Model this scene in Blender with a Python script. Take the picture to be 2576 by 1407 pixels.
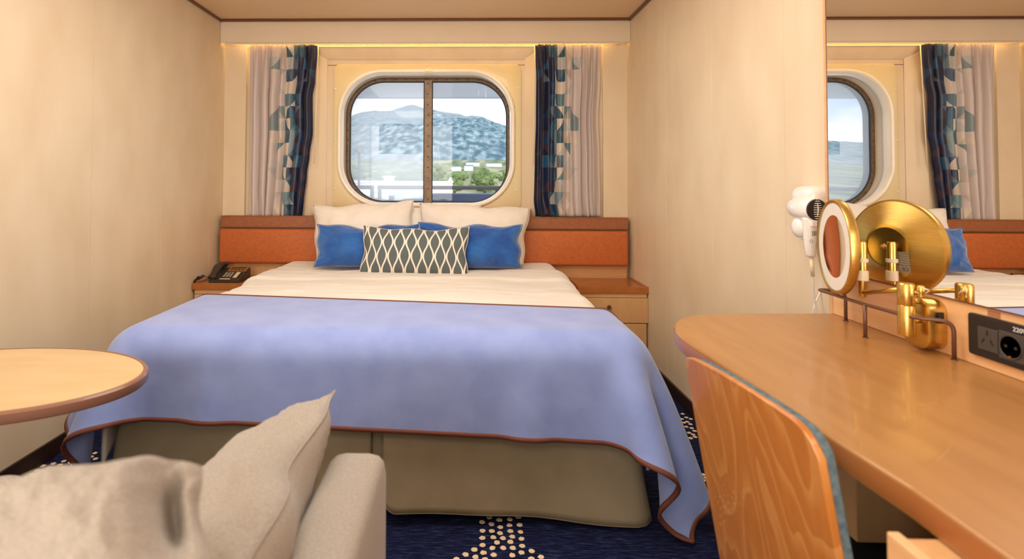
import bpy, bmesh, math, random
import numpy as np
from mathutils import Vector, Matrix, noise
random.seed(7)
PI = math.pi
for o in list(bpy.data.objects): bpy.data.objects.remove(o)
S = bpy.context.scene
C = S.collection
# ------------------------------------------------------------------ camera
H = 1.16
FP, YAW, PITCH, ROLL, PCX, PCY = 1379.37, .0248, .0275, .0040, 1138.1, 421.5
def basis():
    c, s = math.cos(YAW), math.sin(YAW)
    ex = Vector((c, s, 0)); ey = Vector((-s, c, 0)); ez = Vector((0, 0, 1))
    c, s = math.cos(PITCH), math.sin(PITCH)
    d = c*ey + s*ez; u = -s*ey + c*ez
    c, s = math.cos(ROLL), math.sin(ROLL)
    return c*ex + s*u, -s*ex + c*u, d
CR, CU, CD = basis()
cam = bpy.data.cameras.new('camera'); camo = bpy.data.objects.new('camera', cam); C.objects.link(camo)
M4 = Matrix(((CR.x, CU.x, -CD.x, 0), (CR.y, CU.y, -CD.y, 0), (CR.z, CU.z, -CD.z, H), (0, 0, 0, 1)))
camo.matrix_world = M4
cam.sensor_width = 36; cam.lens = FP/2576*36
cam.shift_x = (1288-PCX)/2576; cam.shift_y = (PCY-703.5)/2576
cam.clip_start = .02; cam.clip_end = 9000
cam.dof.use_dof = True; cam.dof.focus_distance = 2.6; cam.dof.aperture_fstop = 3.6
S.camera = camo
def ray(x, y): return CR*((x-PCX)/FP) + CU*(-(y-PCY)/FP) + CD
def at_y(x, y, Y): d = ray(x, y); t = Y/d.y; return Vector((d.x*t, Y, H+d.z*t))
def at_x(x, y, X): d = ray(x, y); t = X/d.x; return Vector((X, d.y*t, H+d.z*t))
def at_z(x, y, Z): d = ray(x, y); t = (Z-H)/d.z; return Vector((d.x*t, d.y*t, Z))
# ------------------------------------------------------------------ light
S.view_settings.view_transform = 'Standard'; S.view_settings.look = 'None'
S.view_settings.gamma = 1; S.view_settings.use_curve_mapping = False
S.view_settings.exposure = 0.0
def lin(c):
    c = c/255
    return c/12.92 if c <= .04045 else ((c+.055)/1.055)**2.4
def rgb(r, g, b): return (lin(r), lin(g), lin(b), 1)
def area(name, loc, rot, sx, sy, power, col):
    l = bpy.data.lights.new(name, 'AREA'); l.shape = 'RECTANGLE'; l.size = sx; l.size_y = sy
    l.energy = power; l.color = col
    o = bpy.data.objects.new(name, l); o.location = loc; o.rotation_euler = rot; C.objects.link(o); return o
LK = 1.42; YBK = -1.7
area('ceiling_light', (-.30, 1.75, 2.285), (0, 0, 0), 1.7, 1.5, 25*LK, (1, .935, .865))
area('ceiling_light', (-.30, -.85, 2.285), (0, 0, 0), 1.7, .9, 17*LK, (1, .935, .87))
area('added_fill_light', (-.97, YBK+.12, 1.15), (math.radians(90), 0, 0), 1.45, 2.05, 40*LK, (1, .945, .89))  # unseen fill light added behind the camera, brightens fronts and reflects in the panes
sun = bpy.data.lights.new('sun', 'SUN'); sun.energy = 3.2; sun.angle = .01; sun.color = (1, .96, .9)
suno = bpy.data.objects.new('sun', sun); suno.rotation_euler = (math.radians(42), 0, math.radians(35)); C.objects.link(suno)
W = bpy.data.worlds.new('sky'); S.world = W; W.use_nodes = True
nt = W.node_tree; N = nt.nodes; L = nt.links; N.clear()
out = N.new('ShaderNodeOutputWorld'); bg = N.new('ShaderNodeBackground'); bg.inputs[1].default_value = 2.1
tc = N.new('ShaderNodeTexCoord'); mp = N.new('ShaderNodeMapping'); mp.inputs['Scale'].default_value = (1, 1, 2.6)
nz = N.new('ShaderNodeTexNoise'); nz.inputs['Scale'].default_value = 5.0; nz.inputs['Detail'].default_value = 7; nz.inputs['Roughness'].default_value = .55
mp.inputs['Location'].default_value = (.25, 0, .32)
cr = N.new('ShaderNodeValToRGB'); cr.color_ramp.elements[0].position = .42; cr.color_ramp.elements[0].color = rgb(176, 204, 238)
cr.color_ramp.elements[1].position = .58; cr.color_ramp.elements[1].color = rgb(244, 246, 252)
L.new(tc.outputs['Generated'], mp.inputs[0]); L.new(mp.outputs[0], nz.inputs[0]); L.new(nz.outputs[0], cr.inputs[0])
L.new(cr.outputs[0], bg.inputs[0]); L.new(bg.outputs[0], out.inputs[0])

# ------------------------------------------------------------------ materials
def newmat(name):
    m = bpy.data.materials.new(name); m.use_nodes = True
    b = m.node_tree.nodes['Principled BSDF']; return m, m.node_tree.nodes, m.node_tree.links, b
def setp(b, col=None, rough=.5, metal=0, spec=.5, sheen=0, coat=0):
    if col: b.inputs['Base Color'].default_value = col
    b.inputs['Roughness'].default_value = rough; b.inputs['Metallic'].default_value = metal
    b.inputs['Specular IOR Level'].default_value = spec
    b.inputs['Sheen Weight'].default_value = sheen; b.inputs['Coat Weight'].default_value = coat
def mat(name, c1, c2=None, scale=8, stretch=(1, 1, 1), rough=.5, metal=0, spec=.5, sheen=0, coat=0, bump=0, bscale=None, detail=4, lo=.35, hi=.65, bdist=.002):
    m, n, l, b = newmat(name); setp(b, c1, rough, metal, spec, sheen, coat)
    tcn = n.new('ShaderNodeTexCoord'); mpn = n.new('ShaderNodeMapping'); mpn.inputs['Scale'].default_value = stretch
    l.new(tcn.outputs['Object'], mpn.inputs[0])
    if c2:
        t = n.new('ShaderNodeTexNoise'); t.inputs['Scale'].default_value = scale; t.inputs['Detail'].default_value = detail
        r = n.new('ShaderNodeValToRGB'); r.color_ramp.elements[0].color = c1; r.color_ramp.elements[1].color = c2
        r.color_ramp.elements[0].position = lo; r.color_ramp.elements[1].position = hi
        l.new(mpn.outputs[0], t.inputs[0]); l.new(t.outputs[0], r.inputs[0]); l.new(r.outputs[0], b.inputs['Base Color'])
    if bump:
        t2 = n.new('ShaderNodeTexNoise'); t2.inputs['Scale'].default_value = bscale or scale*4; t2.inputs['Detail'].default_value = 3
        bp = n.new('ShaderNodeBump'); bp.inputs['Strength'].default_value = bump; bp.inputs['Distance'].default_value = bdist
        l.new(mpn.outputs[0], t2.inputs[0]); l.new(t2.outputs[0], bp.inputs['Height']); l.new(bp.outputs[0], b.inputs['Normal'])
    return m
def wood(name, c1, c2, axis='y', scale=1.6, dist=6, rough=.35, coat=.15, fine=60, contrast=(.25, .75)):
    m, n, l, b = newmat(name); setp(b, c1, rough, 0, .4, 0, coat)
    tcn = n.new('ShaderNodeTexCoord'); mpn = n.new('ShaderNodeMapping')
    st = {'x': (.12, 1, 1), 'y': (1, .12, 1), 'z': (1, 1, .12)}[axis]
    mpn.inputs['Scale'].default_value = st
    t = n.new('ShaderNodeTexNoise'); t.inputs['Scale'].default_value = fine; t.inputs['Detail'].default_value = 5
    t1 = n.new('ShaderNodeTexNoise'); t1.inputs['Scale'].default_value = scale*3; t1.inputs['Detail'].default_value = 2; t1.inputs['Distortion'].default_value = dist*.1
    mx = n.new('ShaderNodeMath'); mx.operation = 'MULTIPLY_ADD'; mx.inputs[1].default_value = .45; 
    sc = n.new('ShaderNodeMath'); sc.operation = 'MULTIPLY'; sc.inputs[1].default_value = .55
    r = n.new('ShaderNodeValToRGB'); r.color_ramp.elements[0].color = c1; r.color_ramp.elements[1].color = c2
    r.color_ramp.elements[0].position = contrast[0]; r.color_ramp.elements[1].position = contrast[1]
    l.new(tcn.outputs['Object'], mpn.inputs[0]); l.new(mpn.outputs[0], t.inputs[0]); l.new(mpn.outputs[0], t1.inputs[0])
    l.new(t.outputs[0], mx.inputs[0]); l.new(t1.outputs[0], sc.inputs[0]); l.new(sc.outputs[0], mx.inputs[2])
    l.new(mx.outputs[0], r.inputs[0]); l.new(r.outputs[0], b.inputs['Base Color'])
    return m
def emis(name, col, s):
    m, n, l, b = newmat(name); setp(b, col, .5); b.inputs['Emission Color'].default_value = col; b.inputs['Emission Strength'].default_value = s; return m
M = {}
M['wall'] = mat('wall_laminate', rgb(226, 205, 172), rgb(236, 218, 188), 4, (1.3, 1.3, .6), rough=.42, spec=.35, bump=.04, bscale=150, detail=9, bdist=.0006, lo=.3, hi=.7)
M['wall_r'] = M['wall']
M['ceil'] = mat('ceiling_panel', rgb(230, 200, 160), rough=.45, spec=.3)
M['valance'] = mat('valance_paint', rgb(232, 214, 188), rgb(236, 219, 194), 4, rough=.5, spec=.3)
M['darkwood'] = wood('dark_brown_trim', rgb(92, 54, 34), rgb(120, 74, 48), 'x', rough=.35)
M['base'] = mat('dark_skirting', rgb(44, 26, 20), rgb(58, 36, 26), 12, (1, .1, 1), rough=.35)
M['ply'] = wood('oak_laminate', rgb(204, 152, 98), rgb(228, 184, 132), 'z', rough=.4, fine=45)
M['ply_y'] = wood('oak_laminate_horizontal', rgb(216, 160, 106), rgb(240, 196, 146), 'y', rough=.36, fine=70)
M['ply_x'] = wood('oak_laminate_crosswise', rgb(196, 140, 92), rgb(216, 168, 118), 'x', rough=.4, fine=70)
M['desk'] = mat('desk_laminate', rgb(164, 115, 63), rgb(174, 125, 71), 26, (1, .15, 1), rough=.3, spec=.5, coat=.15, bump=.03, bscale=60)
M['deskedge'] = mat('desk_edge', rgb(158, 98, 52), rough=.33, coat=.1)
M['shelf'] = mat('nightstand_top', rgb(166, 96, 38), rgb(176, 106, 46), 14, rough=.28, coat=.2)
M['ledge'] = mat('headboard_ledge_laminate', rgb(150, 88, 52), rgb(164, 100, 62), 90, rough=.38)
M['orange'] = mat('orange_leatherette', rgb(190, 98, 46), rgb(198, 108, 54), 60, rough=.42, spec=.45, bump=.25, bscale=400, bdist=.0006)
M['chairw'] = None
M['table'] = mat('table_laminate', rgb(206, 174, 128), rgb(214, 184, 138), 22, (.2, 1, 1), rough=.33, coat=.1)
M['tablee'] = mat('table_edge_brown', rgb(138, 98, 80), rough=.3, coat=.3)
M['cream'] = mat('cream_gelcoat', rgb(238, 220, 172), rough=.22, coat=.3)
M['flange'] = mat('white_gelcoat', rgb(245, 235, 215), rough=.12, coat=.6)
M['bronze'] = mat('bronze_frame', rgb(112, 92, 72), rgb(128, 106, 84), 30, rough=.4, metal=.35)
M['rubber'] = mat('black_gasket', rgb(36, 40, 44), rough=.6)
M['plastic'] = mat('cream_plastic', rgb(240, 226, 196), rough=.35)
M['white'] = mat('white_plastic', rgb(238, 234, 228), rough=.2, coat=.4)
M['black'] = mat('black_plastic', rgb(32, 28, 27), rough=.38)
M['dgrey'] = mat('dark_grey_plastic', rgb(70, 64, 60), rough=.45)
M['grille'] = mat('dark_void', rgb(40, 32, 26), rough=.8)
M['linen'] = mat('white_cotton', rgb(234, 226, 214), rgb(240, 233, 222), 6, rough=.85, spec=.2, sheen=.2, bump=.35, bscale=9, bdist=.006)
M['duvet'] = mat('white_duvet_cotton', rgb(228, 221, 210), rgb(234, 228, 218), 5, rough=.85, spec=.2, sheen=.15, bump=.35, bscale=11, stretch=(.5, 1.6, 1), bdist=.006)
M['blanket'] = mat('periwinkle_wool', rgb(134, 152, 208), rgb(144, 162, 216), 9, rough=.9, spec=.15, sheen=.35, bump=.25, bscale=700, bdist=.0006)
M['binding'] = mat('brown_binding', rgb(112, 62, 46), rough=.7)
M['thread'] = mat('tan_thread', rgb(190, 150, 120), rough=.8)
M['skirt'] = mat('khaki_skirt_cloth', rgb(140, 128, 104), rgb(146, 134, 110), 14, rough=.85, spec=.2, bump=.12, bscale=200)
M['blue'] = mat('royal_blue_velvet', rgb(20, 70, 150), rgb(46, 104, 178), 7, rough=.75, spec=.2, sheen=.6, bump=.4, bscale=14, detail=5, bdist=.006)
M['sofa'] = mat('beige_linen_weave', rgb(148, 140, 130), rgb(168, 160, 150), 330, (1, 1, 2.5), rough=.9, spec=.15, sheen=.15, bump=.1, bscale=600, detail=9, bdist=.0003)
M['brass'] = mat('brushed_brass', rgb(214, 178, 98), rgb(222, 188, 110), 30, (1, 1, 8), rough=.3, metal=1, bump=.05, bscale=120)
M['bronzerod'] = mat('brown_enamel_rod', rgb(112, 76, 58), rough=.3, metal=.3)
M['chairpad'] = mat('slate_blue_wool', rgb(82, 98, 104), rgb(108, 126, 132), 120, rough=.95, spec=.1)
M['seatpad'] = mat('black_wool', rgb(20, 20, 24), rough=.95, spec=.1)
M['phone'] = mat('charcoal_phone', rgb(58, 50, 44), rough=.42)
M['phonegold'] = mat('bronze_fascia', rgb(140, 102, 58), rough=.4)
M['lcd'] = mat('phone_lcd', rgb(84, 66, 20), rough=.2)
M['paper'] = mat('paper_label', rgb(226, 200, 160), rough=.7)
M['stickgrey'] = mat('silver_sticker', rgb(170, 164, 146), rough=.4)
M['ink'] = mat('black_ink', rgb(30, 26, 22), rough=.7)
M['whiteink'] = mat('white_ink', rgb(225, 225, 225), rough=.6)
M['purple'] = mat('faded_sticker', rgb(172, 116, 84), rough=.6)
M['frost'] = mat('frosted_ring', rgb(236, 232, 222), rough=.35)
M['tuft'] = mat('cream_carpet_tuft', rgb(228, 202, 164), rgb(240, 216, 180), 300, rough=1, spec=.05)
# mirror glass
m, n, l, b = newmat('mirror_silver'); setp(b, (.93, .91, .88, 1), .0, 1); M['mirror'] = m
# carpet
m, n, l, b = newmat('navy_carpet'); setp(b, None, 1, 0, .1)
tcn = n.new('ShaderNodeTexCoord'); mpn = n.new('ShaderNodeMapping'); mpn.inputs['Scale'].default_value = (.22, 2.4, 1)
t = n.new('ShaderNodeTexNoise'); t.inputs['Scale'].default_value = 75; t.inputs['Detail'].default_value = 8; t.inputs['Roughness'].default_value = .75
r = n.new('ShaderNodeValToRGB'); e = r.color_ramp.elements
e[0].position = .38; e[0].color = rgb(12, 12, 28); e[1].position = .68; e[1].color = rgb(64, 80, 120)
x = e.new(.52); x.color = rgb(26, 31, 66)
bp = n.new('ShaderNodeBump'); bp.inputs['Strength'].default_value = .6; bp.inputs['Distance'].default_value = .003
l.new(tcn.outputs['Object'], mpn.inputs[0]); l.new(mpn.outputs[0], t.inputs[0]); l.new(t.outputs[0], r.inputs[0]); l.new(r.outputs[0], b.inputs['Base Color'])
l.new(t.outputs[0], bp.inputs['Height']); l.new(bp.outputs[0], b.inputs['Normal']); M['carpet'] = m
# plywood chair veneer: contour rings
m, n, l, b = newmat('beech_veneer'); setp(b, None, .3, 0, .5, 0, .3)
tcn = n.new('ShaderNodeTexCoord'); mpn = n.new('ShaderNodeMapping'); mpn.inputs['Scale'].default_value = (1, 3.2, .55); mpn.inputs['Location'].default_value = (.3, .1, .4)
t = n.new('ShaderNodeTexNoise'); t.inputs['Scale'].default_value = 3.0; t.inputs['Detail'].default_value = 1.5; t.inputs['Roughness'].default_value = .4
mu = n.new('ShaderNodeMath'); mu.operation = 'MULTIPLY'; mu.inputs[1].default_value = 15
fr = n.new('ShaderNodeMath'); fr.operation = 'FRACT'
r = n.new('ShaderNodeValToRGB'); e = r.color_ramp.elements
e[0].position = 0; e[0].color = rgb(190, 116, 52); e[1].position = 1; e[1].color = rgb(194, 121, 56)
x = e.new(.06); x.color = rgb(212, 146, 78); x = e.new(.4); x.color = rgb(198, 124, 56)
t2 = n.new('ShaderNodeTexNoise'); t2.inputs['Scale'].default_value = 90; mp2 = n.new('ShaderNodeMapping'); mp2.inputs['Scale'].default_value = (1, 1, .1)
mixn = n.new('ShaderNodeMix'); mixn.data_type = 'RGBA'; mixn.blend_type = 'MULTIPLY'; mixn.inputs[0].default_value = .25
l.new(tcn.outputs['Object'], mpn.inputs[0]); l.new(mpn.outputs[0], t.inputs[0]); l.new(t.outputs[0], mu.inputs[0]); l.new(mu.outputs[0], fr.inputs[0]); l.new(fr.outputs[0], r.inputs[0])
l.new(tcn.outputs['Object'], mp2.inputs[0]); l.new(mp2.outputs[0], t2.inputs[0])
l.new(r.outputs[0], mixn.inputs[6]); l.new(t2.outputs[0], mixn.inputs[7]); l.new(mixn.outputs[2], b.inputs['Base Color']); M['chairw'] = m
# curtain: satin printed with triangles, u = across the cloth (0 plain edge, 1 navy edge), v = metres
def curtain_mat():
    m, n, l, b = newmat('triangle_print_satin'); setp(b, None, .38, 0, .5, .1)
    uv = n.new('ShaderNodeUVMap'); sp = n.new('ShaderNodeSeparateXYZ'); l.new(uv.outputs[0], sp.inputs[0])
    def mth(op, a, bb=None):
        k = n.new('ShaderNodeMath'); k.operation = op
        for i, q in enumerate((a, bb)):
            if q is None: continue
            if isinstance(q, (int, float)): k.inputs[i].default_value = q
            else: l.new(q, k.inputs[i])
        return k.outputs[0]
    a = mth('MULTIPLY', sp.outputs[0], 11.0); v = mth('MULTIPLY', sp.outputs[1], 11.5)
    fa, fv = mth('FLOOR', a), mth('FLOOR', v); ra, rv = mth('FRACT', a), mth('FRACT', v)
    par = mth('MODULO', mth('ADD', fa, fv), 2.0)
    ra2 = mth('ABSOLUTE', mth('SUBTRACT', ra, par))
    tri = mth('GREATER_THAN', ra2, rv)
    cmb = n.new('ShaderNodeCombineXYZ'); l.new(fa, cmb.inputs[0]); l.new(fv, cmb.inputs[1]); l.new(tri, cmb.inputs[2])
    wn = n.new('ShaderNodeTexWhiteNoise'); wn.noise_dimensions = '3D'; l.new(cmb.outputs[0], wn.inputs[0])
    cell = mth('DIVIDE', fa, 11.0)
    pos = mth('ADD', mth('ADD', cell, .09), mth('MULTIPLY', mth('SUBTRACT', wn.outputs[0], .5), .30))
    r = n.new('ShaderNodeValToRGB'); r.color_ramp.interpolation = 'CONSTANT'; e = r.color_ramp.elements
    pale = rgb(206, 192, 186)
    e[0].position = 0; e[0].color = pale; e[1].position = .96; e[1].color = rgb(26, 30, 56)
    for p_, c_ in ((.50, rgb(184, 184, 182)), (.54, rgb(212, 198, 182)), (.575, rgb(126, 142, 146)), (.60, rgb(192, 178, 164)), (.63, rgb(98, 128, 136)), (.66, rgb(176, 166, 160)), (.69, rgb(54, 88, 104)), (.73, rgb(88, 104, 118)), (.76, rgb(38, 82, 112)), (.80, rgb(30, 52, 82)), (.84, rgb(22, 60, 98)), (.87, rgb(58, 44, 62)), (.90, rgb(22, 36, 70))):
        q = e.new(p_); q.color = c_
    l.new(pos, r.inputs[0]); l.new(r.outputs[0], b.inputs['Base Color']); return m
M['curtain'] = curtain_mat()
# ogee lattice pillow
def ogee_mat():
    m, n, l, b = newmat('grey_ogee_print'); setp(b, None, .85, 0, .2, .1)
    uv = n.new('ShaderNodeUVMap'); sp = n.new('ShaderNodeSeparateXYZ'); l.new(uv.outputs[0], sp.inputs[0])
    def mth(op, a, bb=None):
        k = n.new('ShaderNodeMath'); k.operation = op
        for i, q in enumerate((a, bb)):
            if q is None: continue
            if isinstance(q, (int, float)): k.inputs[i].default_value = q
            else: l.new(q, k.inputs[i])
        return k.outputs[0]
    w, h, A, tt = .069, .165, .0125, .0050
    s = mth('MULTIPLY', mth('SINE', mth('MULTIPLY', sp.outputs[1], 2*PI/h)), A)
    def fam(sgn, off):
        q = mth('ADD', mth('ADD', sp.outputs[0], mth('MULTIPLY', s, sgn)), off+10*w)
        f = mth('SUBTRACT', mth('FRACT', mth('DIVIDE', q, w)), .5)
        return mth('MULTIPLY', mth('ABSOLUTE', f), w)
    d = mth('MINIMUM', fam(1.0, 0.0), fam(-1.0, w/2))
    g = mth('LESS_THAN', d, tt)
    mx = n.new('ShaderNodeMix'); mx.data_type = 'RGBA'; l.new(g, mx.inputs[0]); mx.inputs[6].default_value = rgb(96, 104, 104); mx.inputs[7].default_value = rgb(240, 228, 212)
    l.new(mx.outputs[2], b.inputs['Base Color']); return m
M['ogee'] = ogee_mat()
# glass with a white reflection painted in as a translucent veil, masked by position
def pane_mat(name, refl_veil, clear=None, x_cut=None, refl_veil2=0):
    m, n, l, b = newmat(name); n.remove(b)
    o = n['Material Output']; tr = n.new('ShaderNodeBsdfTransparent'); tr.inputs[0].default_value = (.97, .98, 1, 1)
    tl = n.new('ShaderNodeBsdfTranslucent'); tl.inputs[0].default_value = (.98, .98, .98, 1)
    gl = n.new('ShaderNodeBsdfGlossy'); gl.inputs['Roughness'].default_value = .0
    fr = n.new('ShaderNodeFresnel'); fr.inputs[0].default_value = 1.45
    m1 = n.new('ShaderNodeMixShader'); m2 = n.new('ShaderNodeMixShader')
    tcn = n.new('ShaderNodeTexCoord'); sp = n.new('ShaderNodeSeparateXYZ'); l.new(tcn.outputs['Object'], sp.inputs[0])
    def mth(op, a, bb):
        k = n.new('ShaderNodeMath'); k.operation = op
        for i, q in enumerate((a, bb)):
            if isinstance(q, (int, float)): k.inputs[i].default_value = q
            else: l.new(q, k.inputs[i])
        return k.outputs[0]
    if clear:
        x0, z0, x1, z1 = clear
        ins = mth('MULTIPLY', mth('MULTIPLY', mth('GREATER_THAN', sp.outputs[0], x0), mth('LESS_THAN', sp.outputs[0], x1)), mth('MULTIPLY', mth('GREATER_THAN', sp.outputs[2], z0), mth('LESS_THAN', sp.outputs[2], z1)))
        fac = mth('SUBTRACT', refl_veil, mth('MULTIPLY', ins, refl_veil-refl_veil2))
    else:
        ins = mth('LESS_THAN', sp.outputs[0], x_cut); fac = mth('ADD', refl_veil2, mth('MULTIPLY', ins, refl_veil-refl_veil2))
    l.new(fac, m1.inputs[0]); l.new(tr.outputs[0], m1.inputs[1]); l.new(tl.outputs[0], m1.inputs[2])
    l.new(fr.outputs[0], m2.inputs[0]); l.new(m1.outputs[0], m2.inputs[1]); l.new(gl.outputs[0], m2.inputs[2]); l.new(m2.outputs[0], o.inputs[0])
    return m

# ------------------------------------------------------------------ mesh helpers
def link(name, bm, m, parent=None, smooth=False, uvs=None):
    me = bpy.data.meshes.new(name); bm.normal_update(); bm.to_mesh(me); bm.free()
    if m: me.materials.append(m)
    if smooth:
        for p in me.polygons: p.use_smooth = True
    o = bpy.data.objects.new(name, me); C.objects.link(o)
    if parent: setpar(o, parent)
    return o
def setpar(o, p):
    o.parent = p
    o.matrix_parent_inverse = wm(p).inverted()
def wm(o):
    m = Matrix.LocRotScale(o.location, o.rotation_euler, o.scale)
    if o.parent: m = wm(o.parent) @ o.matrix_parent_inverse @ m
    return m
def pyd(name, vs, fs, m, parent=None, smooth=False, uv=None):
    me = bpy.data.meshes.new(name); me.from_pydata([tuple(v) for v in vs], [], fs); me.update()
    if m: me.materials.append(m)
    if uv is not None:
        ul = me.uv_layers.new(name='UVMap')
        for lp in me.loops: ul.data[lp.index].uv = uv[lp.vertex_index]
    if smooth:
        for p in me.polygons: p.use_smooth = True
    o = bpy.data.objects.new(name, me); C.objects.link(o)
    if parent: setpar(o, parent)
    return o
def empty(name, loc, label=None, cat=None, group=None, kind=None):
    o = bpy.data.objects.new(name, None); o.empty_display_size = .05; o.location = loc; C.objects.link(o)
    tag(o, label, cat, group, kind); return o
def tag(o, label=None, cat=None, group=None, kind=None):
    if label: o['label'] = label
    if cat: o['category'] = cat
    if group: o['group'] = group
    if kind: o['kind'] = kind
    return o
def bxbm(x0, x1, y0, y1, z0, z1, bev=0, seg=2, bm=None):
    bm2 = bmesh.new()
    bmesh.ops.create_cube(bm2, size=1)
    for v in bm2.verts: v.co = Vector((x0 if v.co.x < 0 else x1, y0 if v.co.y < 0 else y1, z0 if v.co.z < 0 else z1))
    if bev: bmesh.ops.bevel(bm2, geom=list(bm2.edges), offset=bev, segments=seg, affect='EDGES', profile=.5)
    if bm is None: return bm2
    tmp = bpy.data.meshes.new('t'); bm2.to_mesh(tmp); bm2.free(); bm.from_mesh(tmp); bpy.data.meshes.remove(tmp); return bm
def box(name, x0, x1, y0, y1, z0, z1, m, parent=None, bev=0, seg=2):
    return link(name, bxbm(x0, x1, y0, y1, z0, z1, bev, seg), m, parent, smooth=False)
def smooth_path(pts, n=6, closed=False):
    pts = [Vector(p) for p in pts]; out_ = []
    N_ = len(pts); rng = range(N_ if closed else N_-1)
    for i in rng:
        g = (lambda k: pts[k % N_]) if closed else (lambda k: pts[max(0, min(N_-1, k))])
        p0, p1, p2, p3 = g(i-1), g(i), g(i+1), g(i+2)
        for j in range(n):
            t = j/n
            out_.append(.5*((2*p1)+(-p0+p2)*t+(2*p0-5*p1+4*p2-p3)*t*t+(-p0+3*p1-3*p2+p3)*t**3))
    if not closed: out_.append(pts[-1])
    return out_
def round_corners(pts, r, n=5):
    pts = [Vector(p) for p in pts]; out_ = [pts[0]]
    for i in range(1, len(pts)-1):
        a, b_, c = pts[i-1], pts[i], pts[i+1]
        u = (a-b_); v = (c-b_); rr = min(r, u.length*.49, v.length*.49); p0 = b_+u.normalized()*rr; p1 = b_+v.normalized()*rr
        for j in range(n+1):
            t = j/n; out_.append((1-t)**2*p0+2*t*(1-t)*b_+t*t*p1)
    out_.append(pts[-1]); return out_
def tube(name, pts, r, m, parent=None, seg=10, cap=True, rf=None, closed=False):
    pts = [Vector(p) for p in pts]; n_ = len(pts); vs = []; fs = []
    up = None
    for i, p in enumerate(pts):
        t = (pts[(i+1) % n_]-pts[i-1]) if closed else (pts[min(i+1, n_-1)]-pts[max(i-1, 0)])
        t.normalize()
        if up is None:
            up = Vector((0, 0, 1)) if abs(t.z) < .9 else Vector((1, 0, 0))
        a = t.cross(up).normalized(); up = a.cross(t).normalized()
        rr = rf(i/(n_-1)) if rf else r
        for k in range(seg):
            an = 2*PI*k/seg; vs.append(p+(a*math.cos(an)+up*math.sin(an))*rr)
    for i in range(n_ if closed else n_-1):
        for k in range(seg):
            j = (i+1) % n_
            fs.append((i*seg+k, i*seg+(k+1) % seg, j*seg+(k+1) % seg, j*seg+k))
    if cap and not closed: fs.append(tuple(range(seg))[::-1]); fs.append(tuple((n_-1)*seg+k for k in range(seg)))
    return pyd(name, vs, fs, m, parent, True)
def lathe(name, prof, origin, axis, m, parent=None, seg=40, smooth=True, cap=True):
    # prof: list of (r, h) along axis
    ax = Vector(axis).normalized(); a = ax.cross(Vector((0, 0, 1)))
    if a.length < .1: a = Vector((1, 0, 0))
    a.normalize(); b_ = ax.cross(a); vs = []; fs = []
    o0 = Vector(origin)
    for r_, h_ in prof:
        for k in range(seg):
            an = 2*PI*k/seg; vs.append(o0+ax*h_+(a*math.cos(an)+b_*math.sin(an))*max(r_, 1e-5))
    for i in range(len(prof)-1):
        for k in range(seg): fs.append((i*seg+k, i*seg+(k+1) % seg, (i+1)*seg+(k+1) % seg, (i+1)*seg+k))
    if cap and prof[0][0] > 1e-4: fs.append(tuple(range(seg))[::-1])
    if cap and prof[-1][0] > 1e-4: fs.append(tuple((len(prof)-1)*seg+k for k in range(seg)))
    o = pyd(name, vs, fs, m, parent, smooth)
    if smooth: sharp(o)
    return o
def sharp(o, ang=35):
    me = o.data; bm = bmesh.new(); bm.from_mesh(me)
    bmesh.ops.recalc_face_normals(bm, faces=bm.faces)
    for e_ in bm.edges:
        if len(e_.link_faces) == 2 and e_.calc_face_angle(0) > math.radians(ang): e_.smooth = False
    bm.to_mesh(me); bm.free()
def loft(name, loops, m, parent=None, capa=False, capb=False, smooth=True, ang=40):
    n_ = len(loops[0]); vs = [p for lp in loops for p in lp]; fs = []
    for i in range(len(loops)-1):
        for k in range(n_): fs.append((i*n_+k, i*n_+(k+1) % n_, (i+1)*n_+(k+1) % n_, (i+1)*n_+k))
    if capa: fs.append(tuple(range(n_))[::-1])
    if capb: fs.append(tuple((len(loops)-1)*n_+k for k in range(n_)))
    o = pyd(name, vs, fs, m, parent, smooth); sharp(o, ang); return o
def rrect(x0, x1, z0, z1, r, n=10):
    pts = []
    for cx, cz, a0 in ((x1-r, z1-r, 0), (x0+r, z1-r, PI/2), (x0+r, z0+r, PI), (x1-r, z0+r, 1.5*PI)):
        for k in range(n+1):
            a = a0+PI/2*k/n; pts.append((cx+r*math.cos(a), cz+r*math.sin(a)))
    return pts
def extr(name, poly, axis, a0, a1, m, parent=None, bev=0, seg=2):
    # poly: 2-D outline; axis 'x','y','z' extrusion
    def P(u, v, w): return {'x': (w, u, v), 'y': (u, w, v), 'z': (u, v, w)}[axis]
    bm = bmesh.new(); lo_ = [bm.verts.new(P(u, v, a0)) for u, v in poly]; hi_ = [bm.verts.new(P(u, v, a1)) for u, v in poly]
    n_ = len(poly); bm.faces.new(lo_[::-1]); bm.faces.new(hi_)
    for k in range(n_): bm.faces.new((lo_[k], lo_[(k+1) % n_], hi_[(k+1) % n_], hi_[k]))
    bmesh.ops.recalc_face_normals(bm, faces=bm.faces)
    if bev:
        ed = [e_ for e_ in bm.edges if len(e_.link_faces) == 2 and e_.calc_face_angle(0) > .9]
        bmesh.ops.bevel(bm, geom=ed, offset=bev, segments=seg, affect='EDGES', profile=.5)
    return link(name, bm, m, parent)
def text(name, s, size, mtx, m, parent, ext=.0003, align='CENTER'):
    cu = bpy.data.curves.new('t', 'FONT'); cu.body = s; cu.size = size; cu.extrude = ext; cu.align_x = align; cu.align_y = 'CENTER'; cu.resolution_u = 2
    to = bpy.data.objects.new('t', cu); C.objects.link(to)
    dg = bpy.context.evaluated_depsgraph_get(); me = bpy.data.meshes.new_from_object(to.evaluated_get(dg))
    bpy.data.objects.remove(to); me.name = name; me.transform(mtx); me.materials.clear(); me.materials.append(m)
    o = bpy.data.objects.new(name, me); C.objects.link(o); setpar(o, parent); return o
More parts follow.
